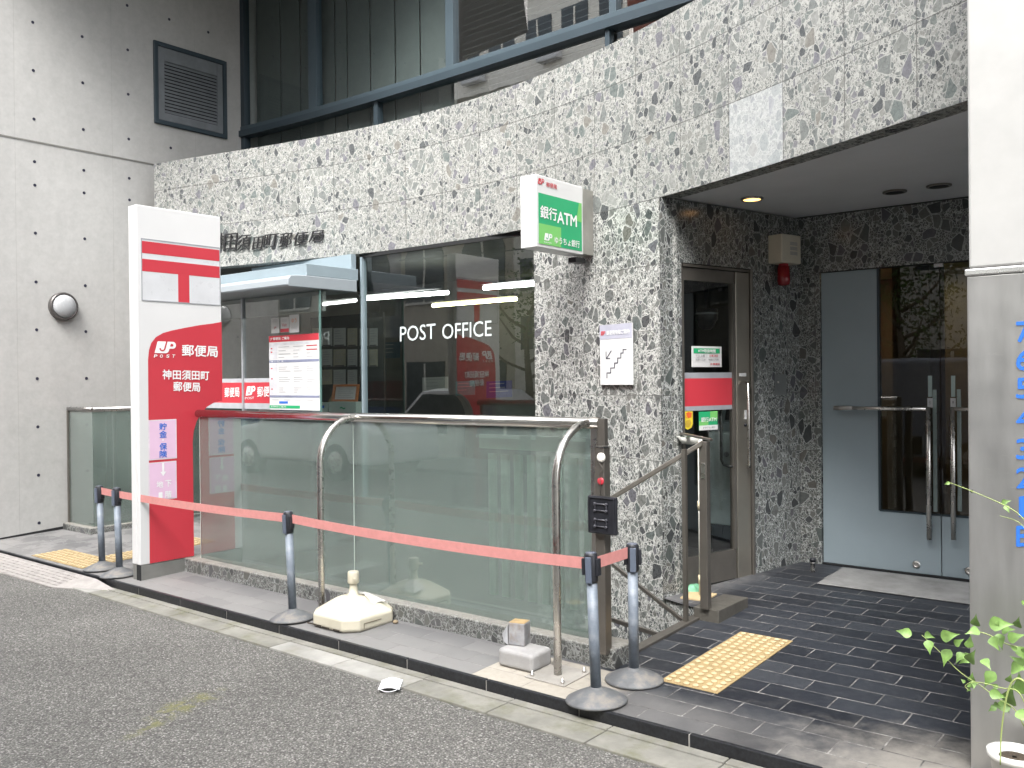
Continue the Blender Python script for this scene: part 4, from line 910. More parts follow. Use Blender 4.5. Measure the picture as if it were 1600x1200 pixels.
# -------- recessed downlights in the soffit
for i, (c_, lit) in enumerate((((1175, 310.5), 1), ((1398, 299.5), 0), ((1467, 290), 0))):
    P0 = PZ(ZS+.004)(*c_)
    t0 = thing('soffit_downlight', ['lit amber downlight in the soffit, the one nearest the stone pier', 'unlit downlight in the middle of the soffit', 'unlit downlight in the soffit nearest the white column'][i], 'downlight', (P0.x, P0.y, ZS), 'downlights in the entrance soffit')
    r_ = .075
    MB().lathe([(r_*.82, .006), (r_*.84, -.006), (r_*1.05, -.003), (r_*1.06, .006)], (P0.x, P0.y, ZS), 32).build('rim', M_SS if lit else M_SSD, t0)
    MB().lathe([(r_*.80, -.004), (r_*.4, -.0045), (r_*.1, -.0048)], (P0.x, P0.y, ZS), 24).build('lens', emis('amber lamp', (1, .50, .15), 1.1) if lit else M_DARK, t0)
# -------- siren box with red lamp
sN = pA(0, 0, 1)-pA(0, 0, 0)
sr = thing('alarm_siren', 'beige alarm box with a red beacon under it, in the dark corner of the recess', 'alarm', pA(3.2, 2.5))
ys0, ys1 = 3.04, 3.27; zs0, zs1 = 2.48, 2.70
m_ = MB(); m_.obox(pA(ys0, zs0, 0), pA(ys1, zs0, 0)-pA(ys0, zs0, 0), sN*.13, (0, 0, zs1-zs0)); m_.build('case', simple('beige case', (.62, .58, .48), .5, var=.04), sr, bevel=.008)
f = Frame(pA(ys0, zs0, .13), pA(ys1, zs0, .13), pA(ys0, zs1, .13), sN); q = MB()
for r in range(3):
    for j in range(3): f.rect(q, .42, .80, .30+r*.17+j*.04, .31+r*.17+j*.04+.012, .001)
q.build('sound_slots', M_INK, sr)
bc = pA((ys0+ys1)/2-.02, zs0, .07)
MB().lathe([(.035, 0), (.035, -.02)], bc, 20).build('beacon_socket', M_RED, sr); MB().lathe([(.047, -.02), (.049, -.13), (.045, -.16), (.02, -.17)], bc, 24).build('beacon', simple('dark red lens', (.22, .008, .012), .2, var=.05), sr)
# service hatch and door stop
P0 = (yy_(1210), yy_(1228)); m_ = MB(); zA, zB_ = LNA(1219, 617).z, LNA(1219, 585).z
ht = thing('service_hatch', 'small grey cover plate set in the dark breccia wall', 'cover plate', pA(P0[0], zA)); m_.obox(pA(P0[0], zA, 0), pA(P0[1], zA, 0)-pA(P0[0], zA, 0), sN*.006, (0, 0, zB_-zA)); m_.build('plate', simple('stone grey plate', (.13, .14, .14), .5), ht, bevel=.002)
MB().lathe([(.008, 0), (.008, .01)], pA(P0[0]+.03, zA+.1, .006), 12, Matrix.Rotation(math.pi/2, 4, 'Y')).build('latch', M_SS, ht)
P0 = G(1270, 893); ds = thing('door_stop', 'small metal door stop on the floor at the wall corner', 'door stop', P0)
MB().lathe([(.02, 0), (.018, .02), (.015, .06), (.019, .06), (.019, .075)], P0, 16).build('stem', M_SS, ds); MB().lathe([(.023, .075), (.023, .10), (.017, .105)], P0, 16).build('rubber_cap', M_BLACK, ds)
# door mat
a, b2, c_ = G(1283, 915), G(1310, 891), G(1516, 947)
m_ = MB(); y0_, y1_ = 2.80, 3.36; m_.prism([(6.97, y0_, gz(y0_)+.003), (8.6, y0_, gz(y0_)+.003), (8.6, y1_, gz(y1_)+.003), (6.97, y1_, gz(y1_)+.003)], (0, 0, .008))
tag(m_.build('door_mat', simple('pale worn mat', (.25, .25, .245), .85, scale=5, var=.22, dirt=(.15, .15, .145), dirt_amt=.5), None, bevel=.003), 'pale grey mat lying in front of the entrance doors', 'mat')

# ================================================================== RIGHT COLUMN
cl = thing('entrance_column', 'square column with white stone above and stainless steel cladding below', 'column', (9.2, .7, 0))
MW = simple('white honed stone', (.42, .42, .41), .6, var=.05, scale=7)
m_ = MB(); m_.box(8.503, 9.95, .353, 1.2, 2.03, 7.0); m_.build('stone_upper', MW, cl, bevel=.01)
m_ = MB(); m_.prism([(8.497, .345, .0), (9.96, .345, 0), (9.96, 1.2, 0), (8.497, 1.2, 0)], (0, 0, 2.0)); 
def steel():
    m, t, b = nodemat('worn stainless cladding'); v = coords(t, (1, 1, 1))
    st = noise(t, coords(t, (2, 2, .35)), 3, 5); c = ramp(t, st, [(.3, (.54, .535, .52)), (.7, (.70, .695, .68))])
    sc = noise(t, coords(t, (1, 1, 6), rot=(0, .5, 0)), 6, 8, .75); c = mixc(t, ramp(t, sc, [(.62, (0,)*3), (.68, (.35,)*3)]), c, (.80, .79, .76))
    lk(t, c, b.inputs['Base Color']); b.inputs['Metallic'].default_value = .92
    lk(t, math_(t, 'MULTIPLY_ADD', st, .3, .22), b.inputs['Roughness']); bump(t, b, noise(t, v, 2.2, 2), .03, .5); return m
m_.build('steel_cladding', steel(), cl, bevel=.006)
m_ = MB(); m_.box(8.49, 9.965, .338, 1.2, 2.0, 2.028); m_.build('steel_lip', simple('bright lip', (.8, .8, .78), .25, .8), cl, bevel=.006)
Pc = PY(.342); m_ = MB()
for ch, yc_ in (('7', 519), ('6', 563), ('5', 607), ('4', 655), ('3', 702), ('2', 747), ('1', 792), ('B', 838)):
    h_ = 15.5; x0 = 1588.5; fit(ch, Pc(x0+(5 if ch == '1' else 0), yc_+h_), Pc(x0+(13 if ch == '1' else 21), yc_+h_-1), Pc(x0+(5 if ch == '1' else 0), yc_-h_), mb=m_, bold=.018)
m_.build('floor_numbers', M_BLUE, cl)

# ================================================================== GUARD FENCE WITH FROSTED GLASS
YF = .60
fe = thing('glass_guard_fence', 'long guard fence of frosted green glass with a steel top rail along the stairwell', 'fence', (4.5, YF, 0))
m_ = MB(); m_.box(2.36, 6.70, .505, .72, 0, .128); fo = m_.build('kerb_stone', M_CURB, fe, bevel=.012, seg=3)
XF0 = PY(YF)(314, 750).x; m_ = MB(); m_.box(XF0, 4.478, YF-.006, YF+.006, .128, 1.325); m_.build('glass_panel', M_FROST, fe)
m_ = MB(); m_.box(4.486, 6.50, YF-.006, YF+.006, .128, 1.325); m_.build('glass_panel', M_FROST, fe)
M_GE = simple('pale glass edge', (.50, .56, .52), .3); m_ = MB(); m_.box(4.4785, 4.4855, YF-.0055, YF+.0055, .128, 1.32); m_.build('glass_edge', M_GE, fe); m_ = MB(); m_.box(XF0-.006, XF0-.0005, YF-.007, YF+.007, .128, 1.325); m_.build('glass_edge', simple('pale glass edge', (.50, .56, .52), .3), fe)
m_ = MB().tube([(XF0-.03, YF, 1.345), (6.56, YF, 1.352)], .033, 20); m_.build('top_rail', simple('polished rail steel', (.62, .60, .57), .16, 1, var=.05), fe)
m_ = MB(); m_.box(6.503, 6.545, YF-.014, YF+.014, .12, 1.375); m_.build('end_post', M_SS, fe, bevel=.003); m_ = MB(); m_.box(6.552, 6.60, YF-.02, YF+.02, .12, 1.38); m_.build('end_post', M_SSD, fe, bevel=.003)
def hoop(X):
    yb = .265; zt_ = 1.352; R = .30
    pts = [(X, yb, gz(yb)+.005), (X, yb, .6), (X, yb, zt_-R)] + [(X, yb+R-R*math.cos(math.radians(a)), zt_-R+R*math.sin(math.radians(a))) for a in range(10, 91, 10)] + [(X, YF-.0, zt_)]
    MB().tube(pts, .0215, 18).build('hoop_post', M_SS, fe)
X1h = PY(.265)(870, 900).x; X2h = PY(.265)(501, 800).x
hoop(X1h); hoop(X2h)
m_ = MB(); m_.prism([(X1h-.13, .14, gz(.14)+.001), (X1h+.13, .14, gz(.14)+.001), (X1h+.13, .40, gz(.40)+.001), (X1h-.13, .40, gz(.4)+.001)], (0, 0, .006)); pl = m_.build('base_plate', simple('dusty steel plate', (.36, .34, .31), .6, .3, var=.2), fe, bevel=.002)
for sx, sy in ((-.1, .17), (.1, .17), (-.1, .37), (.1, .37)):
    MB().lathe([(.011, 0), (.011, .012), (.006, .013), (.006, .03)], (X1h+sx, sy, gz(sy)+.006), 8).build('anchor_bolt', M_SS, pl)
# left guard fence
lf = thing('corner_guard_fence', 'short frosted glass guard fence in the corner against the concrete wall', 'fence', (-.2, 1.2, 0))
m_ = MB(); m_.prism([(-.6, .87, 0), (.03, .87, 0), (.03, 3.0, 0), (-.12, 3.0, 0), (-.12, 1.02, 0), (-.6, 1.02, 0)], (0, 0, .10)); m_.build('kerb_stone', M_CURB, lf, bevel=.01)
m_ = MB(); m_.box(-.56, -.035, .934, .946, .10, 1.31); m_.build('glass_panel', M_FROST, lf); m_ = MB(); m_.box(-.034, -.022, .94, 3.0, .10, 1.31); m_.build('glass_panel', M_FROST, lf)
m_ = MB().tube([(-.575, .94, 1.335), (-.028, .94, 1.335)], .027, 14); m_.tube([(-.028, .93, 1.335), (-.028, 3.0, 1.335)], .027, 14); m_.build('top_rail', simple('dull rail steel', (.33, .32, .31), .3, .9), lf)
m_ = MB(); m_.box(-.585, -.56, .92, .96, .10, 1.35); m_.build('end_post', M_SSD, lf)
# pale slatted screen glimpsed through the glass
sc_ = thing('slatted_screen', 'pale slatted metal screen blurred behind the near frosted glass panel', 'screen', (6.0, .82, 0))
xa_, xb_ = PY(.69)(752, 800).x, PY(.69)(932, 800).x
for i in range(8):
    x_ = lerp(xa_+.05, xb_, (i+.5)/8); MB().box(x_-.027, x_+.027, .675, .70, .25, 1.14).build('slat', simple('cream slat', (.82, .83, .77), .5), sc_)
MB().box(xa_, xb_, .675, .70, 1.17, 1.26).build('screen_header', simple('cream slat', (.82, .83, .77), .5), sc_)

# brown post with button, at the fence end
P0 = PZ(.13)(944, 1012); 
bp_ = thing('bronze_post', 'square bronze post with a white bell button at the end of the fence', 'post', (P0.x, P0.y, .13))
hw = .031; ztop = V(CAM).z; zt_ = PY(P0.y)(944, 699).z
m_ = MB(); m_.box(P0.x-hw, P0.x+hw, P0.y-hw, P0.y+hw, .10, zt_); m_.build('post_body', M_SSD, bp_, bevel=.004)
m_ = MB(); m_.box(P0.x-hw-.003, P0.x+hw+.003, P0.y-hw-.003, P0.y+hw+.003, zt_, zt_+.006); m_.build('post_cap', M_SS, bp_)
RX = Matrix.Rotation(math.pi/2, 4, 'X'); yf = P0.y-hw; Pf = PY(yf)
B0 = Pf(940, 715); MB().lathe([(.026, 0), (.026, .008), (.020, .014), (.01, .015)], (B0.x, yf, B0.z), 24, RX).build('bell_button', simple('ivory button', (.78, .76, .70), .4, var=.02), bp_)
B1 = Pf(939, 752); 
rt = thing('key_tag', 'red round tag hanging on a thin wire from the bronze post', 'tag', (B1.x, yf, B1.z))
MB().lathe([(.020, 0), (.020, .006), (.011, .007)], (B1.x, yf, B1.z), 20, RX).build('tag_disc', M_RED, rt)
m_ = MB(); wp = [Pf(936, 722)+Vector((0, -.006, 0)), Pf(944, 732)+Vector((0, -.01, 0)), Pf(937, 740)+Vector((0, -.008, 0)), Pf(939, 750)+Vector((0, -.008, 0)), Pf(940, 776)+Vector((0, -.01, 0))]; m_.tube(wp, .002, 6); m_.build('wire', M_SSD, rt)
PB_ = PY(yf-.03); bx0, bx1 = PB_(917.5, 800).x, PB_(962, 800).x; bz0, bz1 = PB_(940, 835).z, PB_(940, 776).z
bb = thing('black_plastic_tray', 'black plastic tray back with ribbed pattern hanging on the bronze post', 'tray', ((bx0+bx1)/2, yf-.02, bz0))
m_ = MB(); m_.box(bx0, bx1, yf-.028, yf-.006, bz0, bz1); m_.build('tray_body', M_BLACK, bb, bevel=.006)
f = Frame((bx0, yf-.028, bz0), (bx1, yf-.028, bz0), (bx0, yf-.028, bz1), (0, -1, 0)); q = MB()
for r in ((0.05, .95, .03, .06), (.05, .95, .94, .97), (.05, .08, .06, .94), (.92, .95, .06, .94)): f.rect(q, *r, 0, .006)
q.build('rim', M_BLACK, bb, bevel=.002)
q = MB(); pegs = [(.28, .20), (.68, .20), (.28, .38), (.68, .38), (.28, .62), (.68, .62), (.28, .80), (.68, .80)]
for u, v_ in pegs: q.lathe([(.009, 0), (.0085, .010), (.005, .013)], f(u, v_), 10, RX)
for a, b2 in ((0, 1), (2, 3), (4, 5), (6, 7), (0, 2), (1, 3), (4, 6), (5, 7)): q.tube([f(*pegs[a], .003), f(*pegs[b2], .003)], .0045, 6)
q.build('rib_pattern', simple('black rib plastic', (.05, .05, .06), .3), bb)

# ================================================================== STAIR HANDRAIL AND GATE POSTS
hr = thing('stair_railing', 'bronze stair handrail with square posts between the stairwell and the recess floor', 'railing', (6.7, 1.7, .05))
bz_ = .135
m_ = MB(); m_.box(6.625, 6.80, 1.565, 2.0, .045, bz_); m_.build('weight_base', simple('bronze weight base', (.17, .16, .14), .45, .6, var=.15, scale=9), hr, bevel=.004)
Q = PZ(bz_)(1103, 951); hp = .0265; zt_ = PY(Q.y)(1103, 690).z
m_ = MB(); m_.box(Q.x-hp, Q.x+hp, Q.y-hp, Q.y+hp, bz_, zt_); m_.build('post', M_SSD, hr, bevel=.003)
fa = PX(Q.x+hp)(1104, 736); m_ = MB(); m_.box(Q.x-.012, Q.x+.018, Q.y-hp-.004, Q.y-hp, fa.z-.05, fa.z+.05); m_.build('latch_plate', M_SS, hr, bevel=.002)
T = Vector((6.64, 1.45, .03)); Tz = PY(T.y)(1071, 702).z; T = PY(1.45)(1071, 900); m_ = MB(); m_.box(T.x-.013, T.x+.013, T.y-.013, T.y+.013, -.3, Tz); m_.build('post', M_SSD, hr)
K = G(1057, 914); Kz = PY(K.y)(1057, 676).z; m_ = MB(); m_.box(K.x-.02, K.x+.02, K.y-.02, K.y+.02, K.z, Kz); m_.build('post', M_SSD, hr, bevel=.002)
m_ = MB(); m_.obox((K.x-.02, K.y-.02, Kz), Vector((Q.x-K.x+.07, Q.y-K.y, 0)), (0, .045, 0), (0, 0, .014)); m_.build('top_flat', M_SSD, hr, bevel=.002)
ra = Vector((Q.x, Q.y-hp, zt_-.005)); rb = PY(1.30)(940, 787); m_ = MB(); dirv = rb-ra
m_.obox(ra-Vector((.0, .012, .02)), dirv*1.15, (0, .024, 0), (0, 0, .034)); m_.build('handrail', simple('worn bronze rail', (.30, .28, .25), .35, .8), hr, bevel=.004)
r0_, r1_ = PY(1.72)(955, 885), PY(1.55)(1080, 985); m_ = MB(); m_.obox(r0_, r1_-r0_, (0, .02, 0), (0, 0, .03)); m_.build('lower_rail', M_SSD, hr, bevel=.003)
r0_, r1_ = PY(1.70)(955, 972), PY(1.55)(1040, 1000); m_ = MB(); m_.obox(r0_, r1_-r0_, (0, .02, 0), (0, 0, .03)); m_.build('lower_rail', M_SSD, hr, bevel=.003)
# umbrella bag dispenser: white pipe with tray
Q2 = PZ(.075)(1096, 932); wp_ = thing('white_pipe_stand', 'white plastic pipe stand with a shallow tray on top behind the bronze post', 'stand', Q2)
zt2 = PY(Q2.y)(1096, 686).z
m_ = MB().tube([(Q2.x, Q2.y, .075), (Q2.x, Q2.y, zt2)], .0165, 16); m_.build('pipe', simple('aged white pipe', (.70, .69, .62), .4, var=.04), wp_)
for q_ in (790, 905): z_ = PY(Q2.y)(1096, q_).z; MB().tube([(Q2.x, Q2.y, z_-.03), (Q2.x, Q2.y, z_+.03)], .021, 16).build('pipe_joint', simple('cream joint', (.66, .58, .40), .5), wp_)
m_ = MB(); m_.prism([(Q2.x-.10, Q2.y-.12, .068), (Q2.x+.08, Q2.y-.10, .068), (Q2.x+.07, Q2.y+.10, .075), (Q2.x-.12, Q2.y+.08, .075)], (0, 0, .012)); m_.build('foot_board', simple('pale wood', (.55, .42, .24), .6), wp_, bevel=.002)
zb2 = PY(Q2.y)(1080, 682).z
TB = PY(Q2.y)(1078, 682)
MB().lathe([(.02, -.045), (.05, -.035), (.085, .0), (.09, .0), (.055, -.05), (.02, -.055)], (TB.x, TB.y, TB.z), 24).build('tray', simple('white tray', (.70, .70, .66), .4), wp_)
MB().lathe([(.083, -.003), (.05, -.006), (.01, -.004)], (TB.x, TB.y, TB.z), 20).build('tray_lining', simple('dark green lining', (.04, .09, .06), .5), wp_)
K2 = G(1064, 922); gb = MB(); rn = random.Random(3); ring = []
for i in range(9):
    a = i/9*2*math.pi; ring.append((K2.x+.02+.13*math.cos(a)*(1+.4*rn.random()), K2.y+.05+.12*math.sin(a), K2.z+.004+.01*rn.random()))
cen = (K2.x+.03, K2.y+.06, K2.z+.05); mid = [tuple(lerp(c, r, .55)+(.015*rn.random() if k2 == 2 else 0) for k2, (c, r) in enumerate(zip(cen, p))) for p in ring]
gb.add(ring+mid+[cen], [(i, (i+1) % 9, 9+(i+1) % 9, 9+i) for i in range(9)] + [(9+i, 9+(i+1) % 9, 18) for i in range(9)])
tag(gb.build('green_plastic_bag', simple('green and white plastic', (.22, .52, .32), .4, var=.5, scale=14)), 'crumpled green and white plastic bag on the ledge by the railing', 'bag')

# ================================================================== SIGNS
# pylon
XP = 2.43
PXp = PX(XP)
py_ = thing('post_office_pylon', 'tall white and red post office pylon sign with a T-shaped emblem', 'sign', (2.36, .36, 0))
def yv(p): v = PXp(*p); return (v.y, v.z)
top = [yv((215.5, 319.5)), yv((346, 337))]
yl = .115; yrT = yv((346, 500))[0]; yrB = yv((303, 860))[0]; zTop = 3.055; zRedB = PXp(260, 882).z; zBase = gz(.1)
zc1 = PXp(346, 626).z; zc0 = PXp(303, 690).z
zRedB = PXp(222, 892).z if False else PXp(260, 876.5).z
sil = [(yl, zRedB), (yrB, zRedB), (yrB, zc0)] + [(lerp(yrB, yrT, 1-math.cos(math.radians(a))), lerp(zc0, zc1, math.sin(math.radians(a)))) for a in (15, 30, 45, 60, 75, 90)] + [(yrT, zTop), (yl, zTop)]
m_ = MB(); m_.prism([(XP-.055, y, z) for y, z in sil], (.055, 0, 0)); m_.build('front_panel', M_WHITE, py_, bevel=.006)
m_ = MB(); m_.prism([(XP-.13, y, z) for y, z in sil], (.070, 0, 0)); m_.build('rear_panel', M_WHITE, py_, bevel=.006)
m_ = MB(); m_.prism([(XP-.062, lerp(.4, y, .96), z-(.012 if z > 1 else -.01)) for y, z in sil], (.010, 0, 0)); m_.build('centre_seam', M_GREY, py_)
m_ = MB(); m_.box(XP-.125, XP-.002, yl+.004, yrB-.004, .0, zRedB-.003); m_.build('plinth', simple('grey steel plinth', (.27, .27, .255), .4, .5, var=.1), py_, bevel=.003)
m_ = MB(); m_.box(XP-.066, XP+.0015-.0045+.004, yl+.0025, yl+.0045, .0, zRedB-.003); m_.build('plinth_seam', M_DARK, py_)
# T emblem window
eps = .004
def pq(x, y, d=eps): v = PXp(x, y); return Vector((XP+d, v.y, v.z))
W0, W1, W2, W3 = pq(221.5, 373.5), pq(342.5, 389), pq(343, 477), pq(222, 467.5)
fy0, fy1 = (W0.y+W3.y)/2, (W1.y+W2.y)/2; fz0, fz1 = (W3.z+W2.z)/2, (W0.z+W1.z)/2
f = Frame((XP, fy0, fz0), (XP, fy1, fz0), (XP, fy0, fz1), (1, 0, 0))
q = MB(); f.rect(q, 0, 1, 0, 1, .0005, .0025); q.build('emblem_window', simple('translucent white', (.60, .61, .63), .3, var=.06, scale=4), py_)
q = MB()
for r in ((-.01, 1.01, -.015, .0), (-.01, 1.01, 1.0, 1.02), (-.01, 0, 0, 1), (1, 1.01, 0, 1)): f.rect(q, *r, .0005, .004)
q.build('window_edge', M_INK, py_)
q = MB(); f.rect(q, 0, 1, .775, .975, .0035); f.rect(q, 0, 1, .475, .68, .0035); f.rect(q, .445, .59, 0, .475, .0035); q.build('emblem', M_RED, py_)
# red field
zr1, zr0 = pq(346, 503).z, pq(232, 530).z
ylr = pq(231.5, 700).y; 
fld = [(ylr, zRedB+.003), (yrB-.001, zRedB+.003)] + [(y-.001, z) for y, z in sil[2:9]] + [(yrT-.001, zr1)]
cv = [(332, 505.5), (312, 508), (290, 512), (268, 516.5), (254, 520.5), (243, 527), (236, 536), (232.5, 547), (231, 562)]
fld += [(pq(*c).y, pq(*c).z) for c in cv]
m_ = MB(); m_.add([(XP+.003, y, z) for y, z in fld], [tuple(range(len(fld)))]); rf = m_.build('red_field', M_RED, py_)
bm = bmesh.new(); bm.from_mesh(rf.data); bmesh.ops.triangulate(bm, faces=bm.faces); bm.to_mesh(rf.data); bm.free()
m_ = MB(); m2 = MB(); m3 = MB(); fit('郵便局', pq(284, 556, .005), pq(339.5, 558, .005), pq(284, 538.5, .005), mb=m_, bold=.022)
fit('神田須田町', pq(253.5, 592.5, .005), pq(326, 594, .005), pq(253.5, 577.5, .005), mb=m2, bold=.022)
fit('郵便局', pq(270.5, 611, .005), pq(312, 612, .005), pq(270.5, 596.5, .005), mb=m3, bold=.022)
for ch, x0 in (('P', 240), ('O', 249), ('S', 259), ('T', 268)): fit(ch, pq(x0, 558.5, .005), pq(x0+4.5, 559, .005), pq(x0+1, 553.8, .005), bold=.02).build('emblem_letter', M_WLET, py_)
m_.build('sign_lettering', M_WLET, py_); m2.build('sign_lettering', M_WLET, py_); m3.build('sign_lettering', M_WLET, py_)
jp_logo(Frame(pq(241, 551.5, .005), pq(274.5, 552.5, .005), pq(241, 533, .005), (1, 0, 0)), 0, 1, 0, 1, 0, M_WLET, M_RED, py_)
# pink paper notices taped on the pylon
for i, (ya, yb, lab, txt) in enumerate(((654, 717, 'upper pink notice with blue characters taped to the pylon', None), (720, 780, 'lower pink notice with white arrow and characters taped to the pylon', None))):
    A, B = pq(232, yb-.5), pq(276, yb+2); C_ = pq(232, ya+1); D_ = pq(275, ya+2)
    f = Frame((XP+.0035, A.y, (A.z+B.z)/2), (XP+.0035, B.y, (A.z+B.z)/2), (XP+.0035, A.y, (C_.z+D_.z)/2), (1, 0, 0))
    t0 = thing('pink_notice', lab, 'notice', f(.5, 0), 'pink notices on the pylon')
    q = MB(); f.rect(q, 0, 1, 0, 1, 0, .001); q.build('clear_sleeve', simple('clear sleeve', (.70, .62, .68), .3), t0)
    q = MB(); f.rect(q, .04, .96, .03, .97, .0018); q.build('paper', M_PINK, t0)
    q = MB()
    if i == 0:
        for ch, v0 in (('貯', .74), ('金', .55), ('保', .24), ('険', .05)): f.text(ch, .38, .64, v0, v0+.17, .0028, q, .02)
        q.build('characters', M_BLUE, t0)
        q = MB(); f.rect(q, .48, .53, .47, .51, .0028); q.build('dot', M_WLET, t0)
    else:
        q.add([f(u, v_, .0028) for u, v_ in ((.48, .97), (.55, .97), (.55, .74), (.62, .74), (.515, .62), (.41, .74), (.48, .74))], [tuple(range(7))])
        f.text('地', .28, .50, .33, .50, .0028, q, .02); f.text('下', .58, .80, .33, .50, .0028, q, .02); f.text('1', .36, .46, .04, .20, .0028, q, .02); f.text('階', .58, .80, .04, .22, .0028, q, .02)
        q.build('characters', M_WLET, t0)
# projecting ATM box sign
Xs = None
pr = pband(918, 300); 
XA = 5.47
A_, B_, C_, D_ = PX(0), 0, 0, 0
# white end faces the road (-Y), printed face looks along +X
y0s = None
# find the plane X so that the printed face's far edge reaches the stone at column 911-921
XA = 5.56
def hitY(px, X): v = dd(px, 330); t = (X-CAM[0])/v[0]; return CAM[1]+t*v[1]
XA = 5.50
for _ in range(60):
    if hitY(921, XA) > YC(XA)+.005: XA += .004
yn = hitY(838, XA); yf2 = hitY(911, XA); ywall = YC(XA-.1)
wS = abs(PY(yn)(813, 330).x - XA)
PXA = PX(XA); zt3 = (PXA(838, 275).z + PXA(911, 289).z)/2; zb3 = (PXA(838, 389).z + PXA(911, 395).z)/2
sg = thing('atm_box_sign', 'white projecting box sign with a green ATM face on the stone pier', 'sign', (XA-wS/2, yf2, zb3))
m_ = MB(); m_.box(XA-wS, XA, yn, yf2, zb3, zt3); m_.build('case', M_WHITE, sg, bevel=.006)
m_ = MB(); m_.box(XA-wS+.02, XA-.004, yf2, ywall+.02, zb3+.01, zt3-.01); m_.build('wall_bracket', simple('bracket steel', (.40, .39, .36), .4, .6), sg)
f = Frame((XA, yn, zb3), (XA, yf2, zb3), (XA, yn, zt3), (1, 0, 0))
q = MB(); f.rect(q, .04, .96, .05, .75, .0015, .0025); q.build('green_face', M_GREEN, sg)
q = MB(); f.rect(q, .04, .50, .05, .33, .0035); q.build('light_green_patch', M_LGREEN, sg); q = MB(); q.add([f(u, v_, .0035) for u, v_ in ((.90, .75), (.96, .75), (.96, .47), (.84, .48))], [(0, 1, 2, 3)]); q.build('light_green_patch', M_LGREEN, sg)
for tx_, u0_, u1_, v0_, v1_, bo_ in (('銀行', .07, .41, .41, .58, .02), ('ATM', .42, .84, .39, .55, .022), ('ゆうちょ銀行', .36, .90, .09, .19, .015), ('BANK', .14, .30, .075, .092, 0)):
    q = MB(); f.text(tx_, u0_, u1_, v0_, v1_, .005, q, bo_); q.build('face_lettering', M_WLET, sg)
jp_logo(f, .14, .31, .11, .21, .005, M_WLET, M_GREEN, sg)
q = MB(); f.text('郵便局', .20, .42, .86, .925, .003, q, .015); q.build('red_lettering', M_RED, sg); jp_logo(f, .03, .16, .87, .95, .003, M_RED, M_WHITE, sg)
q = MB(); q.box(XA-.12, XA-.05, yf2-.03, yf2+.10, zb3-.05, zb3-.012); q.build('sensor', M_BLACK, sg)
# stair direction sign on the pier
a, b2 = pband(940.5, 600), pband(991, 603); c_ = pband(940.5, 508); d_ = pband(990, 505)
n_ = Vector((-(b2.y-a.y), b2.x-a.x, 0)).normalized()*-1
if n_.y > 0: n_ = -n_
zb4, zt4 = (a.z+b2.z)/2, (c_.z+d_.z)/2
f = Frame(Vector((a.x, a.y, zb4))+n_*.004, Vector((b2.x, b2.y, zb4))+n_*.004, Vector((a.x, a.y, zt4))+n_*.004, n_)
ss = thing('stairs_direction_sign', 'white square sign with a stair pictogram and arrow on the stone pier', 'sign', f(.5, 0))
q = MB(); f.rect(q, 0, 1, 0, 1, 0, .012); q.build('plate', M_WHITE, ss, bevel=.002)
q = MB(); f.rect(q, .0, 1, .76, 1, .0135); q.build('grey_heading', simple('lavender grey', (.42, .42, .50), .5), ss)
q = MB(); f.text('郵便局地階ご案内', .23, .93, .83, .90, .0155, q, .02); q.build('heading_lettering', M_WLET, ss)
jp_logo(f, .04, .19, .83, .90, .0155, M_RED, M_GREY, ss)
q = MB(); st = [(.22, .12), (.22, .20), (.34, .20), (.34, .28), (.46, .28), (.46, .36), (.56, .36), (.56, .44), (.66, .44), (.66, .52), (.73, .52), (.73, .575), (.82, .575)]
for p, r in zip(st, st[1:]): f.rect(q, min(p[0], r[0])-.014, max(p[0], r[0])+.014, min(p[1], r[1])-.009, max(p[1], r[1])+.009, .0135)
def bar2(a, b3, w_=.018):
    A, B = f(*a, .0138), f(*b3, .0138); s_ = (B-A).normalized().cross(f.n)*w_*.25; q.add([A-s_, B-s_, B+s_, A+s_], [(0, 1, 2, 3)])
bar2((.37, .57), (.21, .44)); bar2((.20, .56), (.20, .435)); bar2((.20, .44), (.33, .44))
q.build('pictogram', simple('pictogram grey', (.10, .10, .12), .6), ss)

# ================================================================== STANCHIONS AND BELTS
M_POLE = simple('weathered blue grey pole', (.17, .20, .24), .55, .1, var=.35, scale=7, dirt=(.36, .38, .40), dirt_amt=.7)
M_BASEC = simple('weathered base', (.13, .135, .14), .6, .1, var=.3, scale=7, dirt=(.27, .235, .19), dirt_amt=.8)
def stanchion():
    t0 = thing('barrier_post', None, 'barrier post')
    H = .745
    MB().lathe([(.152, .0), (.155, .006), (.150, .014), (.12, .030), (.08, .048), (.048, .060), (.034, .066), (.032, .072)], (0, 0, 0), 48).build('base', M_BASEC, t0)
    MB().tube([(0, 0, .06), (0, 0, H-.14)], .027, 20).build('pole', M_POLE, t0)
    hd = MB(); hd.lathe([(.031, H-.15), (.033, H-.14), (.033, H-.012), (.030, H-.004)], n=20); hd.build('head', M_BLACK, t0)
    hd = MB(); hd.lathe([(.028, H-.004), (.028, H), (.010, H+.003)], n=20)
    ho = hd.build('head_cap', simple('worn head cap', (.10, .11, .14), .4), t0)
    for s in (-1, 1):
        sl_ = MB(); sl_.box(s*.030 if s > 0 else -.046, .046 if s > 0 else -.030, -.018, .018, H-.115, H-.03); sl_.build('belt_slot', M_BLACK, t0, bevel=.003)
    cb = MB(); cb.box(-.016, .016, -.040, -.028, H-.15, H-.02); cb.build('clip_plate', simple('clip blue grey', (.10, .12, .16), .35), t0, bevel=.003)
    return t0
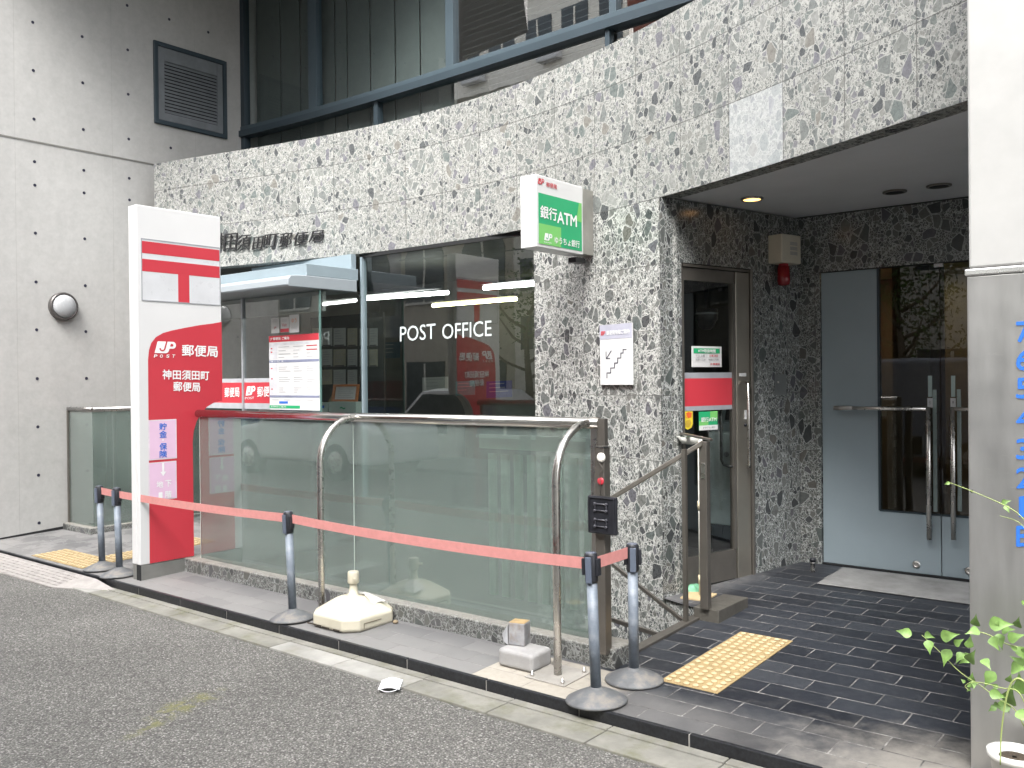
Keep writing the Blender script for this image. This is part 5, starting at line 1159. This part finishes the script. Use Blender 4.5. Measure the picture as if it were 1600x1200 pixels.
sp = [((160, 889), (155, 759), 0.10, 'leftmost leaning barrier post with a sun bleached base beside the yellow tiles'), ((187, 899), (182, 762), .1, 'second barrier post, standing against the white pylon edge'), ((458, 967), (450, 799), -.1, 'barrier post standing alone just left of the cream umbrella base'), ((932, 1095), (923, 863), .15, 'nearest barrier post with a brown weathered base on the kerb edge'), ((991, 1063), (988, 849), .6, 'barrier post with a clean blue grey base at the stairwell corner')]
P_ = stanchion(); posts = []; tops = []
for i, (b_, t_2, rz, lab) in enumerate(sp):
    o = P_ if i == 0 else copy_tree(P_)
    B = G(*b_); top_ = PY(B.y)(*t_2); ax = (top_-B).normalized()
    lean = Vector((ax.x, 0, ax.z)).normalized()
    o.location = B; o.rotation_mode = 'QUATERNION'; o.rotation_quaternion = Vector((0, 0, 1)).rotation_difference(lean) @ Matrix.Rotation(rz, 4, 'Z').to_quaternion()
    hgt = (top_-B).length/.745; o.scale = (1, 1, hgt) if abs(hgt-1) < .05 else (1, 1, 1)
    tag(o, lab, 'barrier post', 'belt barrier posts along the kerb'); posts.append(o); tops.append((B, lean))
M_BELT = simple('faded salmon belt', (.56, .24, .225), .65, var=.08, scale=30)
def belt(i, j, lab, sag, d0=.044, d1=.044, w0=.058):
    (B0_, l0), (B1_, l1) = tops[i], tops[j]; H = .745-.068
    A = B0_+l0*H; B = B1_+l1*H; d = (B-A); d.z = 0; d.normalize(); A = A+d*d0; B = B-d*d1
    n = 24; m_ = MB(); w_ = w0/2; th = Vector((-d.y, d.x, 0))*.0012
    rows_ = []
    for k3 in range(n+1):
        t = k3/n; p = A.lerp(B, t); p.z -= sag*4*t*(1-t); tw = .10*math.sin(t*math.pi)*th*10
        rows_ += [p+Vector((0, 0, w_))+tw*.3-th, p-Vector((0, 0, w_))-tw*.3-th, p-Vector((0, 0, w_))-tw*.3+th, p+Vector((0, 0, w_))+tw*.3+th]
    m_.add(rows_, [(k3*4+q_, k3*4+(q_+1) % 4, (k3+1)*4+(q_+1) % 4, (k3+1)*4+q_) for k3 in range(n) for q_ in range(4)], False)
    m_.build('barrier_belt', M_BELT); o = COL.objects[-1]
    return tag(o, lab, 'barrier belt', 'salmon barrier belts')
belt(0, 1, 'very short salmon belt between the two leftmost barrier posts', 0)
belt(1, 2, 'salmon belt crossing in front of the pylon to the lone post', .012)
belt(2, 3, 'longest salmon belt running from the lone post to the nearest post', .02)
belt(3, 4, 'short salmon belt joining the two posts at the right end', 0)

# ================================================================== THINGS ON THE PAVEMENT
# cream umbrella base
um = thing('umbrella_base', 'cream plastic water filled umbrella base with worn edges', 'umbrella base', (4.79, .31, gz(.31)))
M_CREAM = simple('aged cream plastic', (.56, .525, .42), .45, var=.05, scale=5, dirt=(.42, .37, .26), dirt_amt=.35)
def rrect(cx, cy, hx, hy, ch, z): return [(cx+sx*(hx-(ch if k2 else 0)), cy+sy*(hy-(0 if k2 else ch)), z) for sx, sy, ks_ in ((-1, -1, (0, 1)), (1, -1, (1, 0)), (1, 1, (0, 1)), (-1, 1, (1, 0))) for k2 in ks_]
cx_, cy_, g0 = 4.79, .315, gz(.1)+.002
lv_ = [(.205, .075, 0), (.222, .08, .015), (.222, .08, .085), (.205, .075, .098), (.105, .04, .165), (.075, .03, .180), (.05, .02, .183)]
vs = []; 
for h_, ch_, z_ in lv_: vs += rrect(cx_, cy_, h_, h_, ch_, g0+z_)
m_ = MB(); m_.add(vs, [(i*8+j, i*8+(j+1) % 8, (i+1)*8+(j+1) % 8, (i+1)*8+j) for i in range(len(lv_)-1) for j in range(8)] + [tuple(range(8))[::-1], tuple(range(48, 56))]); m_.build('tank', M_CREAM, um, bevel=.012, seg=3)
m_ = MB().lathe([(.05, .175), (.045, .185), (.032, .19), (.026, .24), (.024, .265)], (cx_, cy_, g0), 24); m_.build('neck', M_CREAM, um)
m_ = MB().lathe([(.028, .26), (.036, .265), (.038, .275), (.037, .335), (.033, .342), (.022, .342)], (cx_, cy_, g0), 20); m_.build('clamp_collar', M_CREAM, um)
m_ = MB(); m_.tube([(cx_+.03, cy_-.02, g0+.30), (cx_+.055, cy_-.035, g0+.30)], .008, 8); m_.build('clamp_screw', M_CREAM, um)
m_ = MB(); 
for a_, b_, z_ in ((-.20, -.06, .018), (-.05, .02, .014), (.06, .12, .016)): m_.box(cx_+a_, cx_+b_, cy_-.2245, cy_-.2225, g0+z_-.006, g0+z_+.004)
m_.build('scuff_marks', simple('black scuffs', (.05, .04, .03), .8, var=.5), um)
m_ = MB(); m_.box(cx_+.2225, cx_+.2245, cy_-.11, cy_+.04, g0+.05, g0+.056); m_.box(cx_+.2225, cx_+.2245, cy_-.11, cy_-.105, g0+.02, g0+.05); m_.build('moulded_recess', simple('recess line', (.20, .17, .12), .8), um)
ps = MB(); gx, gy = 8, 6; rn = random.Random(9); pv = []
for j in range(gy+1):
    for i in range(gx+1):
        X_ = cx_+.02+.13*i/gx; Y_ = cy_+.03+.12*j/gy
        rr_ = max(abs(X_-cx_), abs(Y_-cy_)); zz_ = g0+.186-max(0, rr_-.075)*.72; pv.append((X_, Y_, zz_+.006+.006*rn.random()))
ps.add(pv, [(j*(gx+1)+i, j*(gx+1)+i+1, (j+1)*(gx+1)+i+1, (j+1)*(gx+1)+i) for j in range(gy) for i in range(gx)])
tag(ps.build('plastic_scrap', simple('cloudy plastic film', (.60, .58, .54), .25, var=.2, scale=40)), 'torn cloudy plastic sheet lying on top of the cream umbrella base', 'plastic sheet')
# concrete block and taped chunk
b0 = gz(.2)+.001
m_ = MB(); m_.prism([(6.125, .20, b0), (6.37, .20, b0), (6.37, .385, b0+.005), (6.125, .385, b0+.005)], (0, 0, .10))
tag(m_.build('concrete_block', simple('pale concrete block', (.33, .325, .32), .8, var=.1, scale=12, dirt=(.28, .26, .24), dirt_amt=.5, bmp=.002), None, bevel=.022, seg=4), 'pale concrete block with rounded corners at the foot of the fence', 'concrete block')
A = PY(.26)(795, 1013); 
ck = thing('wooden_block', 'small wooden block wrapped in peeling grey tape on the concrete block', 'wooden block', (6.19, .3, b0+.10))
Mz = Matrix.Translation((6.185, .325, b0+.104)) @ Matrix.Rotation(.25, 4, 'Z')
m_ = MB(); m_.box(-.05, .05, -.045, .045, 0, .125, Mz); m_.build('block', simple('grey tape', (.30, .30, .31), .5, var=.3, scale=14, dirt=(.20, .11, .05), dirt_amt=.6), ck, bevel=.006)
m_ = MB(); m_.box(-.046, .046, -.041, .041, .1255, .128, Mz); m_.build('wood_top', simple('rusty wood', (.42, .30, .15), .7, var=.25, scale=20), ck)
m_ = MB(); m_.add([Mz @ Vector(p) for p in ((-.052, -.046, .11), (-.085, -.05, .06), (-.08, -.04, .015), (-.052, -.046, .0), (-.053, .03, .0), (-.08, .03, .05), (-.053, .03, .11))], [(0, 1, 2, 3), (3, 2, 5, 4), (2, 1, 5), (1, 0, 6, 5)]); m_.build('tape_flap', simple('tape silver', (.42, .43, .45), .4, var=.2), ck)
# face mask
P0 = PZ(-.055)(610.5, 1072); mk = thing('face_mask', 'white disposable face mask lying flat on the gutter edge', 'face mask', P0)
ux_, uy_ = Vector((.78, .63, 0)), Vector((-.63, .78, 0))
m_ = MB(); g_ = []
for j in range(7):
    for i in range(9):
        u, v_ = i/8-.5, j/6-.5; g_.append(P0+ux_*(u*.115)+uy_*(v_*.165*(1-.1*abs(u)))+Vector((0, 0, .006+.028*math.cos(u*3)*math.cos(v_*2.2)+(.003 if j % 2 else 0))))
m_.add(g_, [(j*9+i, j*9+i+1, (j+1)*9+i+1, (j+1)*9+i) for j in range(6) for i in range(8)]); m_.build('mask_cloth', simple('mask white', (.85, .86, .88), .8, var=.02), mk)
for s in (-1, 1):
    m_ = MB(); pts = [P0+uy_*(s*.075)+ux_*(-.045)+Vector((0, 0, .008))]+[P0+uy_*(s*(.075+.03*math.sin(math.pi*k3/8)))+ux_*(-.045+.09*k3/8)+Vector((0, 0, .005)) for k3 in range(1, 8)]+[P0+uy_*(s*.075)+ux_*.045+Vector((0, 0, .008))]
    m_.tube(pts, .0022, 6); m_.build('ear_loop', simple('mask white', (.85, .86, .88), .8), mk)
# fallen leaf and pebble
for q_, r_, mm, lab, nm in (((698, 702), 0, simple('dry red leaf', (.32, .08, .05), .7), '', 'x'),): pass
P0 = G(622, 956)
m_ = MB(); m_.add([P0+Vector(v_) for v_ in ((-.03, 0, .004), (0, -.018, .012), (.03, 0, .006), (.0, .02, .02))], [(0, 1, 2), (0, 2, 3)]); tag(m_.build('fallen_leaf', simple('dry red leaf', (.36, .09, .05), .7)), 'small dry red leaf by the umbrella base', 'leaf')
P0 = G(618, 974); m_ = MB().lathe([(.012, 0), (.02, .008), (.016, .018), (.006, .023)], P0, 10); tag(m_.build('pebble', simple('brown pebble', (.25, .20, .13), .8)), 'brown pebble beside the cream umbrella base', 'pebble')
# tactile tiles
def tactile(kind):
    m_ = MB(); s_ = .1625; m_.box(-s_, s_, -s_, s_, 0, .004)
    if kind == 'dot':
        for i in range(6):
            for j in range(6): m_.lathe([(.0185, .004), (.0165, .0085), (.012, .011), (.006, .0115)], (-s_+.0325+i*.052, -s_+.0325+j*.052, 0), 10)
    else:
        for i in range(4):
            for j in range(2): y_ = -s_+.06+j*.16; m_.box(-s_+.03+i*.08, -s_+.055+i*.08, -s_+.012+j*.157, -s_+.148+j*.157, .004, .009)
    return m_.build('tactile_tile', M_YELLOW)
slope = Matrix.Rotation(math.atan(SL), 4, 'X')
dots = tactile('dot'); first = True
ord_ = ['nearest the kerb', 'in the middle', 'farthest from the kerb']
for i in range(3):
    o = dots if first else dots.copy()
    if not first: COL.objects.link(o)
    first = False
    y_ = .495+.164+i*.328; o.location = (7.15, y_, gz(y_)+.001); o.rotation_euler = (math.atan(SL), 0, 0); tag(o, 'yellow dotted tactile tile %s in the strip on the black paving' % ord_[i], 'tactile tile', 'tactile tiles on the black paving')
lt_ = [(.72, .22, 'left end of the kerb row near the pylon'), (1.05, .22, 'middle of the kerb row near the pylon'), (1.38, .22, 'right end of the kerb row, under the leaning posts'), (1.38, .55, 'start of the path towards the building'), (1.38, .88, 'second along the path towards the building'), (1.38, 1.21, 'third along the path, partly behind the pylon'), (1.05, 1.21, 'set left of the path at the back')]
for i, (x_, y_, lab) in enumerate(lt_):
    o = dots.copy(); COL.objects.link(o); o.location = (x_, y_, gz(y_)+.001); tag(o, 'yellow dotted tactile tile, '+lab, 'tactile tile', 'tactile tiles by the pylon')
# checker plate ramp in the gutter
a, b2 = PZ(-.06)(0, 892), PZ(-.06)(93, 915)
rp = thing('kerb_ramp', 'worn metal checker plate ramp laid against the kerb at the far left', 'ramp', (.5, -.12, -.06))
m_ = MB(); xr = 1.40; m_.prism([(-2.4, -.33, -.066), (xr, -.33, -.066), (xr, -.33, -.058), (-2.4, -.33, -.058)], (0, .0, 0)) if False else None
m_ = MB(); A4 = [(-2.4, -.34, -.058), (xr, -.34, -.058), (xr+.40, -.03, -.052), (-2.4, -.025, .0)]
xe = PZ(-.06)(92, 914).x
A4 = [(-2.4, -.34, -.062), (xe, -.30, -.062), (xe+.62, -.04, -.056), (xe+.25, -.03, -.010), (-2.4, -.03, -.008)]
m_.add(A4, [(0, 1, 2, 3, 4)]); m_.add([(p[0], p[1], -.075) for p in A4] + A4, [(0, 1, 6, 5), (1, 2, 7, 6), (2, 3, 8, 7)]); 
for ix in range(60):
    for iy in range(7):
        x_ = -1.2+ix*.05+(.025 if iy % 2 else 0); y_ = -.30+iy*.042
        if x_ > xe+.05+.3*(y_+.3)/.27*1.2: continue
        z_ = -.0615+(y_+.32)/.29*.052; s_ = 1 if (ix+iy) % 2 else -1
        m_.prism([(x_-.014, y_-.004*s_-.003, z_), (x_+.014, y_+.004*s_-.003, z_), (x_+.014, y_+.004*s_+.003, z_), (x_-.014, y_-.004*s_+.003, z_)], (0, .0, .0035))
m_.build('plate', simple('worn plate steel', (.40, .375, .355), .55, .35, var=.15, scale=12), rp)

# ================================================================== POTTED VINES
def pot(P, r, h, lab, gl):
    t0 = thing('plant_pot', lab, 'plant pot', (P[0], P[1], P[2]))
    MB().lathe([(r*.70, 0), (r*.74, .01), (r*.95, h-.03), (r*1.08, h-.028), (r*1.10, h), (r*.98, h), (r*.93, h-.02)], P, 40).build('pot_wall', simple('white glazed pot', (.74, .73, .69), .35, var=.04), t0)
    MB().lathe([(r*.93, h-.025), (r*.5, h-.018), (r*.1, h-.02)], P, 20).build('soil', simple('potting soil', (.06, .045, .03), .95, var=.5, scale=60, bmp=.004), t0)
    return t0
q1 = PZ(.20)(1585, 1172); q2 = PZ(.33)(1618, 1058)
pot((q1.x, q1.y, gz(max(q1.y, .02))), .085, .19, 'small low white pot with bare soil at the lower right corner', 0)
pot((q2.x, q2.y, gz(q2.y)), .11, .32, 'taller white pot holding the trailing vine at the right edge', 0)
vn = thing('trailing_vine', 'leafy green vine trailing out of the white pot across the steel column', 'plant', (q2.x, q2.y, .3))
def leaf(mb, P, d, L, up):
    d = Vector(d).normalized(); s_ = d.cross(Vector(up)).normalized(); u = s_.cross(d).normalized(); W = L*.33
    prof = [(0, .0), (.07, .6), (.22, 1.0), (.40, .85), (.62, .42), (.82, .15), (1, 0)]
    c_ = [P+d*(L*t)+u*(.10*L*math.sin(t*3)) for t, _ in prof]; l_ = [c_[i]+s_*W*w_+u*(.12*L*w_) for i, (t, w_) in enumerate(prof)]; r_ = [c_[i]-s_*W*w_+u*(.12*L*w_) for i, (t, w_) in enumerate(prof)]
    n = len(prof); mb.add(c_+l_+r_, [(i, i+1, n+i+1, n+i) for i in range(n-1)]+[(i+1, i, 2*n+i, 2*n+i+1) for i in range(n-1)], True)
rn = random.Random(12)
Pv = lambda x, y, Y=.12: PY(Y)(x, y)
paths = [([(1600, 1135), (1585, 1108), (1560, 1092), (1530, 1070), (1500, 1050), (1470, 1020), (1440, 992)], .10, .0022), ([(1612, 1080), (1600, 1020), (1570, 1005), (1540, 990), (1515, 985)], .14, .003), ([(1606, 1110), (1590, 1080), (1565, 1075), (1540, 1068), (1518, 1066), (1508, 1072), (1513, 1078)], .05, .0022),
         ([(1615, 830), (1590, 802), (1560, 785), (1520, 768), (1484, 754)], .02, .0022), ([(1610, 835), (1590, 815), (1562, 806)], .05, .0018), ([(1612, 1075), (1590, 1060), (1575, 1080), (1565, 1140), (1563, 1195)], -.02, .0045), ([(1618, 1080), (1600, 1140), (1612, 1070), (1622, 950), (1618, 830)], .10, .003)]
ms = MB()
for pts, Y_, r_ in paths:
    V3 = [Pv(x, y, Y_) for x, y in pts]; sm = []
    for i in range(len(V3)-1):
        p0, p1, p2, p3 = V3[max(i-1, 0)], V3[i], V3[i+1], V3[min(i+2, len(V3)-1)]
        for k3 in range(5):
            t = k3/5; sm.append(.5*((2*p1)+(p2-p0)*t+(2*p0-5*p1+4*p2-p3)*t*t+(3*p1-p0-3*p2+p3)*t**3))
    sm.append(V3[-1]); ms.tube(sm, r_, 6, rs=[r_*(1-.5*i/len(sm)) for i in range(len(sm))])
ms.build('stems', M_STEM, vn)
ml = MB()
lv2 = [(1425, 992, -1, .1, 26), (1445, 990, 1, -.2, 20), (1450, 1000, .2, -1, 26), (1470, 995, 1, .3, 34), (1485, 1015, -.3, -1, 32), (1492, 1008, .9, .8, 24), (1505, 1020, -.5, -1, 24), (1512, 1012, .2, 1, 24), (1520, 1025, -.9, -.7, 32), (1515, 1035, .4, .9, 30), (1535, 1030, .6, -.5, 24), (1530, 985, -.6, -.2, 28), (1525, 978, .1, 1, 26), (1545, 975, 1, .1, 36), (1560, 990, .3, -1, 26), (1565, 985, 1, .3, 28), (1590, 980, .2, 1, 22), (1590, 1010, .5, -1, 28), (1575, 1000, 1, .5, 32), (1555, 1050, -.5, -.9, 36), (1580, 1045, 1, .3, 34), (1560, 1075, -.6, .2, 14), (1575, 1065, .3, .8, 20), (1580, 1105, -1, -.1, 36), (1578, 1100, .2, 1, 44), (1590, 1110, .8, -.6, 34), (1600, 1085, -.2, .9, 40), (1605, 1120, .6, -.4, 30), (1565, 786, .9, .3, 18), (1570, 790, .5, -.8, 16), (1518, 770, .3, .5, 10), (1484, 754, -.7, -.3, 9), (1508, 1067, -.5, .4, 10), (1557, 1105, -.4, -.3, 16), (1553, 1098, .6, -.2, 14), (1558, 970, .3, -1, 12), (1598, 945, .5, .6, 14), (1600, 1040, -.7, .5, 30), (1608, 1010, -.2, -1, 30), (1610, 980, .5, .6, 32)]
for pts, Y_, r_ in paths[:3]:
    for k3 in range(3):
        q_ = rn.randrange(len(pts)-1); t_ = rn.random(); lv2.append((lerp(pts[q_][0], pts[q_+1][0], t_), lerp(pts[q_][1], pts[q_+1][1], t_), rn.uniform(-1, 1), rn.uniform(-1, 1), rn.uniform(12, 28)))
for x, y, dx, dy, L in lv2:
    P0 = Pv(x, y, .10+.05*rn.uniform(-1, 1)); k_ = L*.0021
    leaf(ml, P0, (dx, rn.uniform(-.5, .2), dy), k_*rn.uniform(.9, 1.15), (rn.uniform(-.4, .4), -1, rn.uniform(.1, .7)))
ml.build('leaves', M_LEAF, vn)

# ================================================================== THE OTHER SIDE OF THE STREET (seen in the glass)
M_WIN = simple('far window glass', (.05, .065, .075), .12)
M_BEI = simple('beige tile wall', (.52, .48, .40), .75, var=.06); M_BRN = simple('dark brown tile wall', (.09, .08, .075), .6); M_RBR = simple('red brick wall', (.22, .07, .045), .8); M_OFF = simple('off white wall', (.80, .78, .71), .7)
mb = MB(); mb.box(-40, 30, -12, -6.9, -.2, .0); struct('pavement', mb, simple('far pavement', (.22, .215, .20), .8))
def far_building(name, lab, x0, x1, y1, h, wall, floors, bays, arch=False, balc=False, y0=None):
    t0 = thing(name, lab, 'building', ((x0+x1)/2, y1, 0)); y0 = y0 or y1-6
    MB().box(x0, x1, y0, y1, 0, h).build('wall', wall, t0)
    fh = (h-.6)/floors
    for fl in range(floors):
        for b_ in range(bays):
            wx = x0+(x1-x0)*(b_+.5)/bays; ww = (x1-x0)/bays*.34; z0_ = fl*fh+ (.5 if fl == 0 else .95); z1_ = z0_+fh*.58
            m_ = MB()
            if arch and fl == 1: m_.prism([(wx-ww, y1, z0_), (wx+ww, y1, z0_), (wx+ww, y1, z1_-.4)]+[(wx+ww*math.cos(a), y1, z1_-.4+.4*math.sin(a)) for a in (.5, 1.0, 1.57, 2.1, 2.6)]+[(wx-ww, y1, z1_-.4)], (0, .03, 0))
            else: m_.box(wx-ww, wx+ww, y1, y1+.03, z0_, z1_)
            wo_ = m_.build('window', M_WIN, t0)
            m_ = MB(); m_.box(wx-.03, wx+.03, y1+.03, y1+.05, z0_, z1_-.05); m_.box(wx-ww, wx+ww, y1+.03, y1+.06, z0_-.06, z0_); m_.build('window_bar', M_OFF, wo_)
        if balc and fl: 
            m_ = MB(); m_.box(x0, x1, y1, y1+1.0, fl*fh+.2, fl*fh+.35); m_.box(x0, x1, y1+.92, y1+1.0, fl*fh+.35, fl*fh+1.35); m_.build('balcony', wall, t0)
            for b_ in range(0, bays, 2):
                wx = x0+(x1-x0)*(b_+.2)/bays; m_ = MB(); m_.box(wx, wx+.75, y1+1.02, y1+1.3, fl*fh+.5, fl*fh+1.1); m_.build('air_conditioner', M_LGREY, t0, bevel=.02)
    m_ = MB(); m_.box(x0-.1, x1+.1, y0-.1, y1+.1, h, h+.35); m_.build('parapet', wall, t0)
    return t0
far_building('apartment_building', 'beige apartment block with balconies across the street, reflected in the upper windows', -34, -13.2, -8.6, 15, M_BEI, 5, 8, balc=True)
far_building('office_building', 'beige office with arched first floor windows across the street, reflected in the shop window', -13, -4.6, -9, 6.2, M_BEI, 2, 4, arch=True)
far_building('office_building', 'off white office block rising behind the arched windows across the street', -13, -4.6, -11, 13.4, M_OFF, 5, 6, y0=-17, balc=True)
far_building('office_building', 'narrow glazed stair tower between the beige and brick buildings across the street', -4.5, -3.2, -8.8, 9, M_OFF, 6, 1)
far_building('brick_building', 'red brick building beyond the street tree, reflected at the edge of the shop window', -3.1, 3.6, -9, 11, M_RBR, 4, 3)
far_building('office_building', 'off white office block across the street behind the photographer', 3.8, 14, -9.5, 12, M_OFF, 4, 5)
far_building('office_building', 'grey office block at the far right across the street', 14.2, 30, -9, 10, M_BRICKR, 3, 6)
hs_ = thing('shop_sign', 'red and yellow vertical shop sign on the brick building across the street', 'sign', (-2.4, -8.9, 2))
MB().box(-2.9, -1.7, -8.95, -8.8, 1.9, 2.5).build('red_board', M_RED, hs_); MB().box(-3.1, -2.92, -8.95, -8.8, 1.3, 2.5).build('yellow_board', M_YELLOW, hs_)
m_ = MB(); fit('はんこ', (-1.8, -8.79, 2.05), (-2.8, -8.79, 2.05), (-1.8, -8.79, 2.4), mb=m_); m_.build('sign_lettering', M_WLET, hs_)
def tree(x, y, h, lab, seed):
    r0 = random.Random(seed); t0 = thing('street_tree', lab, 'tree', (x, y, 0), 'street trees across the road')
    tr_ = MB(); tr_.tube([(x, y, 0), (x+.05, y, h*.3), (x-.03, y+.05, h*.6)], .1, 10, rs=[.12, .09, .05])
    tips = []
    for k3 in range(9):
        a = k3*2.4; z_ = h*(.35+.04*k3); L = h*.22; e = (x+math.cos(a)*L, y+math.sin(a)*L, z_+h*.16); tr_.tube([(x, y, z_), ((x+e[0])/2, (y+e[1])/2, z_+h*.05), e], .03, 6, rs=[.04, .03, .012]); tips.append(e)
    tr_.build('trunk', simple('bark', (.12, .09, .065), .9, var=.3), t0)
    cr = MB()
    for e in tips + [(x, y, h*.85), (x, y, h*.7)]:
        for q_ in range(9):
            c_ = Vector(e)+Vector((r0.gauss(0, .28), r0.gauss(0, .28), r0.gauss(0, .25)))*(h/4)
            for w_ in range(16):
                P0 = c_+Vector((r0.gauss(0, .13), r0.gauss(0, .13), r0.gauss(0, .11)))*(h/4); d = Vector((r0.gauss(0, 1), r0.gauss(0, 1), r0.gauss(0, 1))).normalized(); s_ = d.orthogonal().normalized(); L = .09
                cr.add([P0-d*L*.5, P0+s_*L*.3, P0+d*L*.5, P0-s_*L*.3], [(0, 1, 2, 3)])
    cr.build('crown', simple('street leaf', (.07, .15, .03), .5, var=.4, scale=2), t0)
tree(-3.0, -7.4, 4.6, 'leafy street tree in front of the brick building across the road', 1)
tree(4.4, -7.4, 4.2, 'street tree across the road reflected in the entrance doors', 2)
tree(-.2, -7.3, 3.6, 'small street tree across the road near the parked van', 5)
def vehicle(name, lab, cat, x, y, L, W, H, col, van=False):
    t0 = thing(name, lab, cat, (x, y, -.065)); z = -.065
    if van: prof = [(0, .3), (0, .95), (.12, 1.05), (.55, H*.93), (.85, H), (L-.1, H), (L, H-.12), (L, .3)]
    else: prof = [(0, .3), (.0, .72), (.15, .82), (1.05, .95), (1.65, H-.05), (2.1, H), (3.1, H-.03), (3.85, .98), (L-.05, .92), (L, .8), (L, .3)]
    MB().prism([(x+a, y, z+b_) for a, b_ in prof], (0, W, 0)).build('body', col, t0, bevel=.09, seg=3)
    gl_ = [(.62, 1.08), (.88, H-.15), (L*.45, H-.15), (L*.45, 1.08)] if van else [(1.25, .98), (1.72, H-.12), (3.05, H-.12), (3.6, .98)]
    for yy2 in (y-.004, y+W+.002): MB().prism([(x+a, yy2, z+b_) for a, b_ in gl_], (0, .002, 0)).build('side_window', M_WIN, t0)
    for wx in (.8, L-.85):
        for wy in (y-.01, y+W-.19):
            wh = MB().lathe([(.31, 0), (.32, .03), (.32, .17), (.31, .2)], (x+wx, wy, z+.32), 28, Matrix.Rotation(-math.pi/2, 4, 'X')).build('wheel', M_BLACK, t0)
            MB().lathe([(.19, -.004), (.17, -.012), (.03, -.02)] if wy < y+.1 else [(.19, .204), (.17, .212), (.03, .22)], (x+wx, wy, z+.32), 20, Matrix.Rotation(-math.pi/2, 4, 'X')).build('hubcap', M_SS, wh)
    for wy in (.22, W-.22): MB().lathe([(.08, 0), (.07, .02)], (x-.0, y+wy, z+.68), 14, Matrix.Rotation(-math.pi/2, 4, 'Y')).build('headlight', M_LGREY, t0)
    return t0
vehicle('parked_car', 'white hatchback parked across the street, reflected in the shop window', 'car', -5.6, -6.6, 4.1, 1.65, 1.5, simple('white car paint', (.70, .71, .72), .25, var=.01))
vehicle('parked_van', 'silver blue van parked across the street, reflected in the entrance doors', 'van', 2.6, -6.7, 4.4, 1.7, 1.95, simple('silver blue van paint', (.25, .27, .32), .25, var=.02), True)
vehicle('parked_van', 'navy delivery van parked left of the white hatchback across the street', 'van', -10.6, -6.6, 4.4, 1.7, 1.95, simple('navy van paint', (.03, .06, .20), .25, var=.02), True)
up_ = thing('utility_pole', 'grey concrete utility pole across the street with cables', 'utility pole', (-6.9, -7.1, 0))
MB().tube([(-6.9, -7.1, 0), (-6.9, -7.1, 9)], .15, 14).build('pole', M_GREY, up_)
for z_ in (4.6, 4.9, 6.0): MB().tube([(-30, -7.0, z_+.3), (-18, -7.05, z_-.1), (-6.9, -7.1, z_), (4, -7.1, z_-.3), (16, -7.1, z_+.1)], .015, 6).build('cable', M_BLACK, up_)
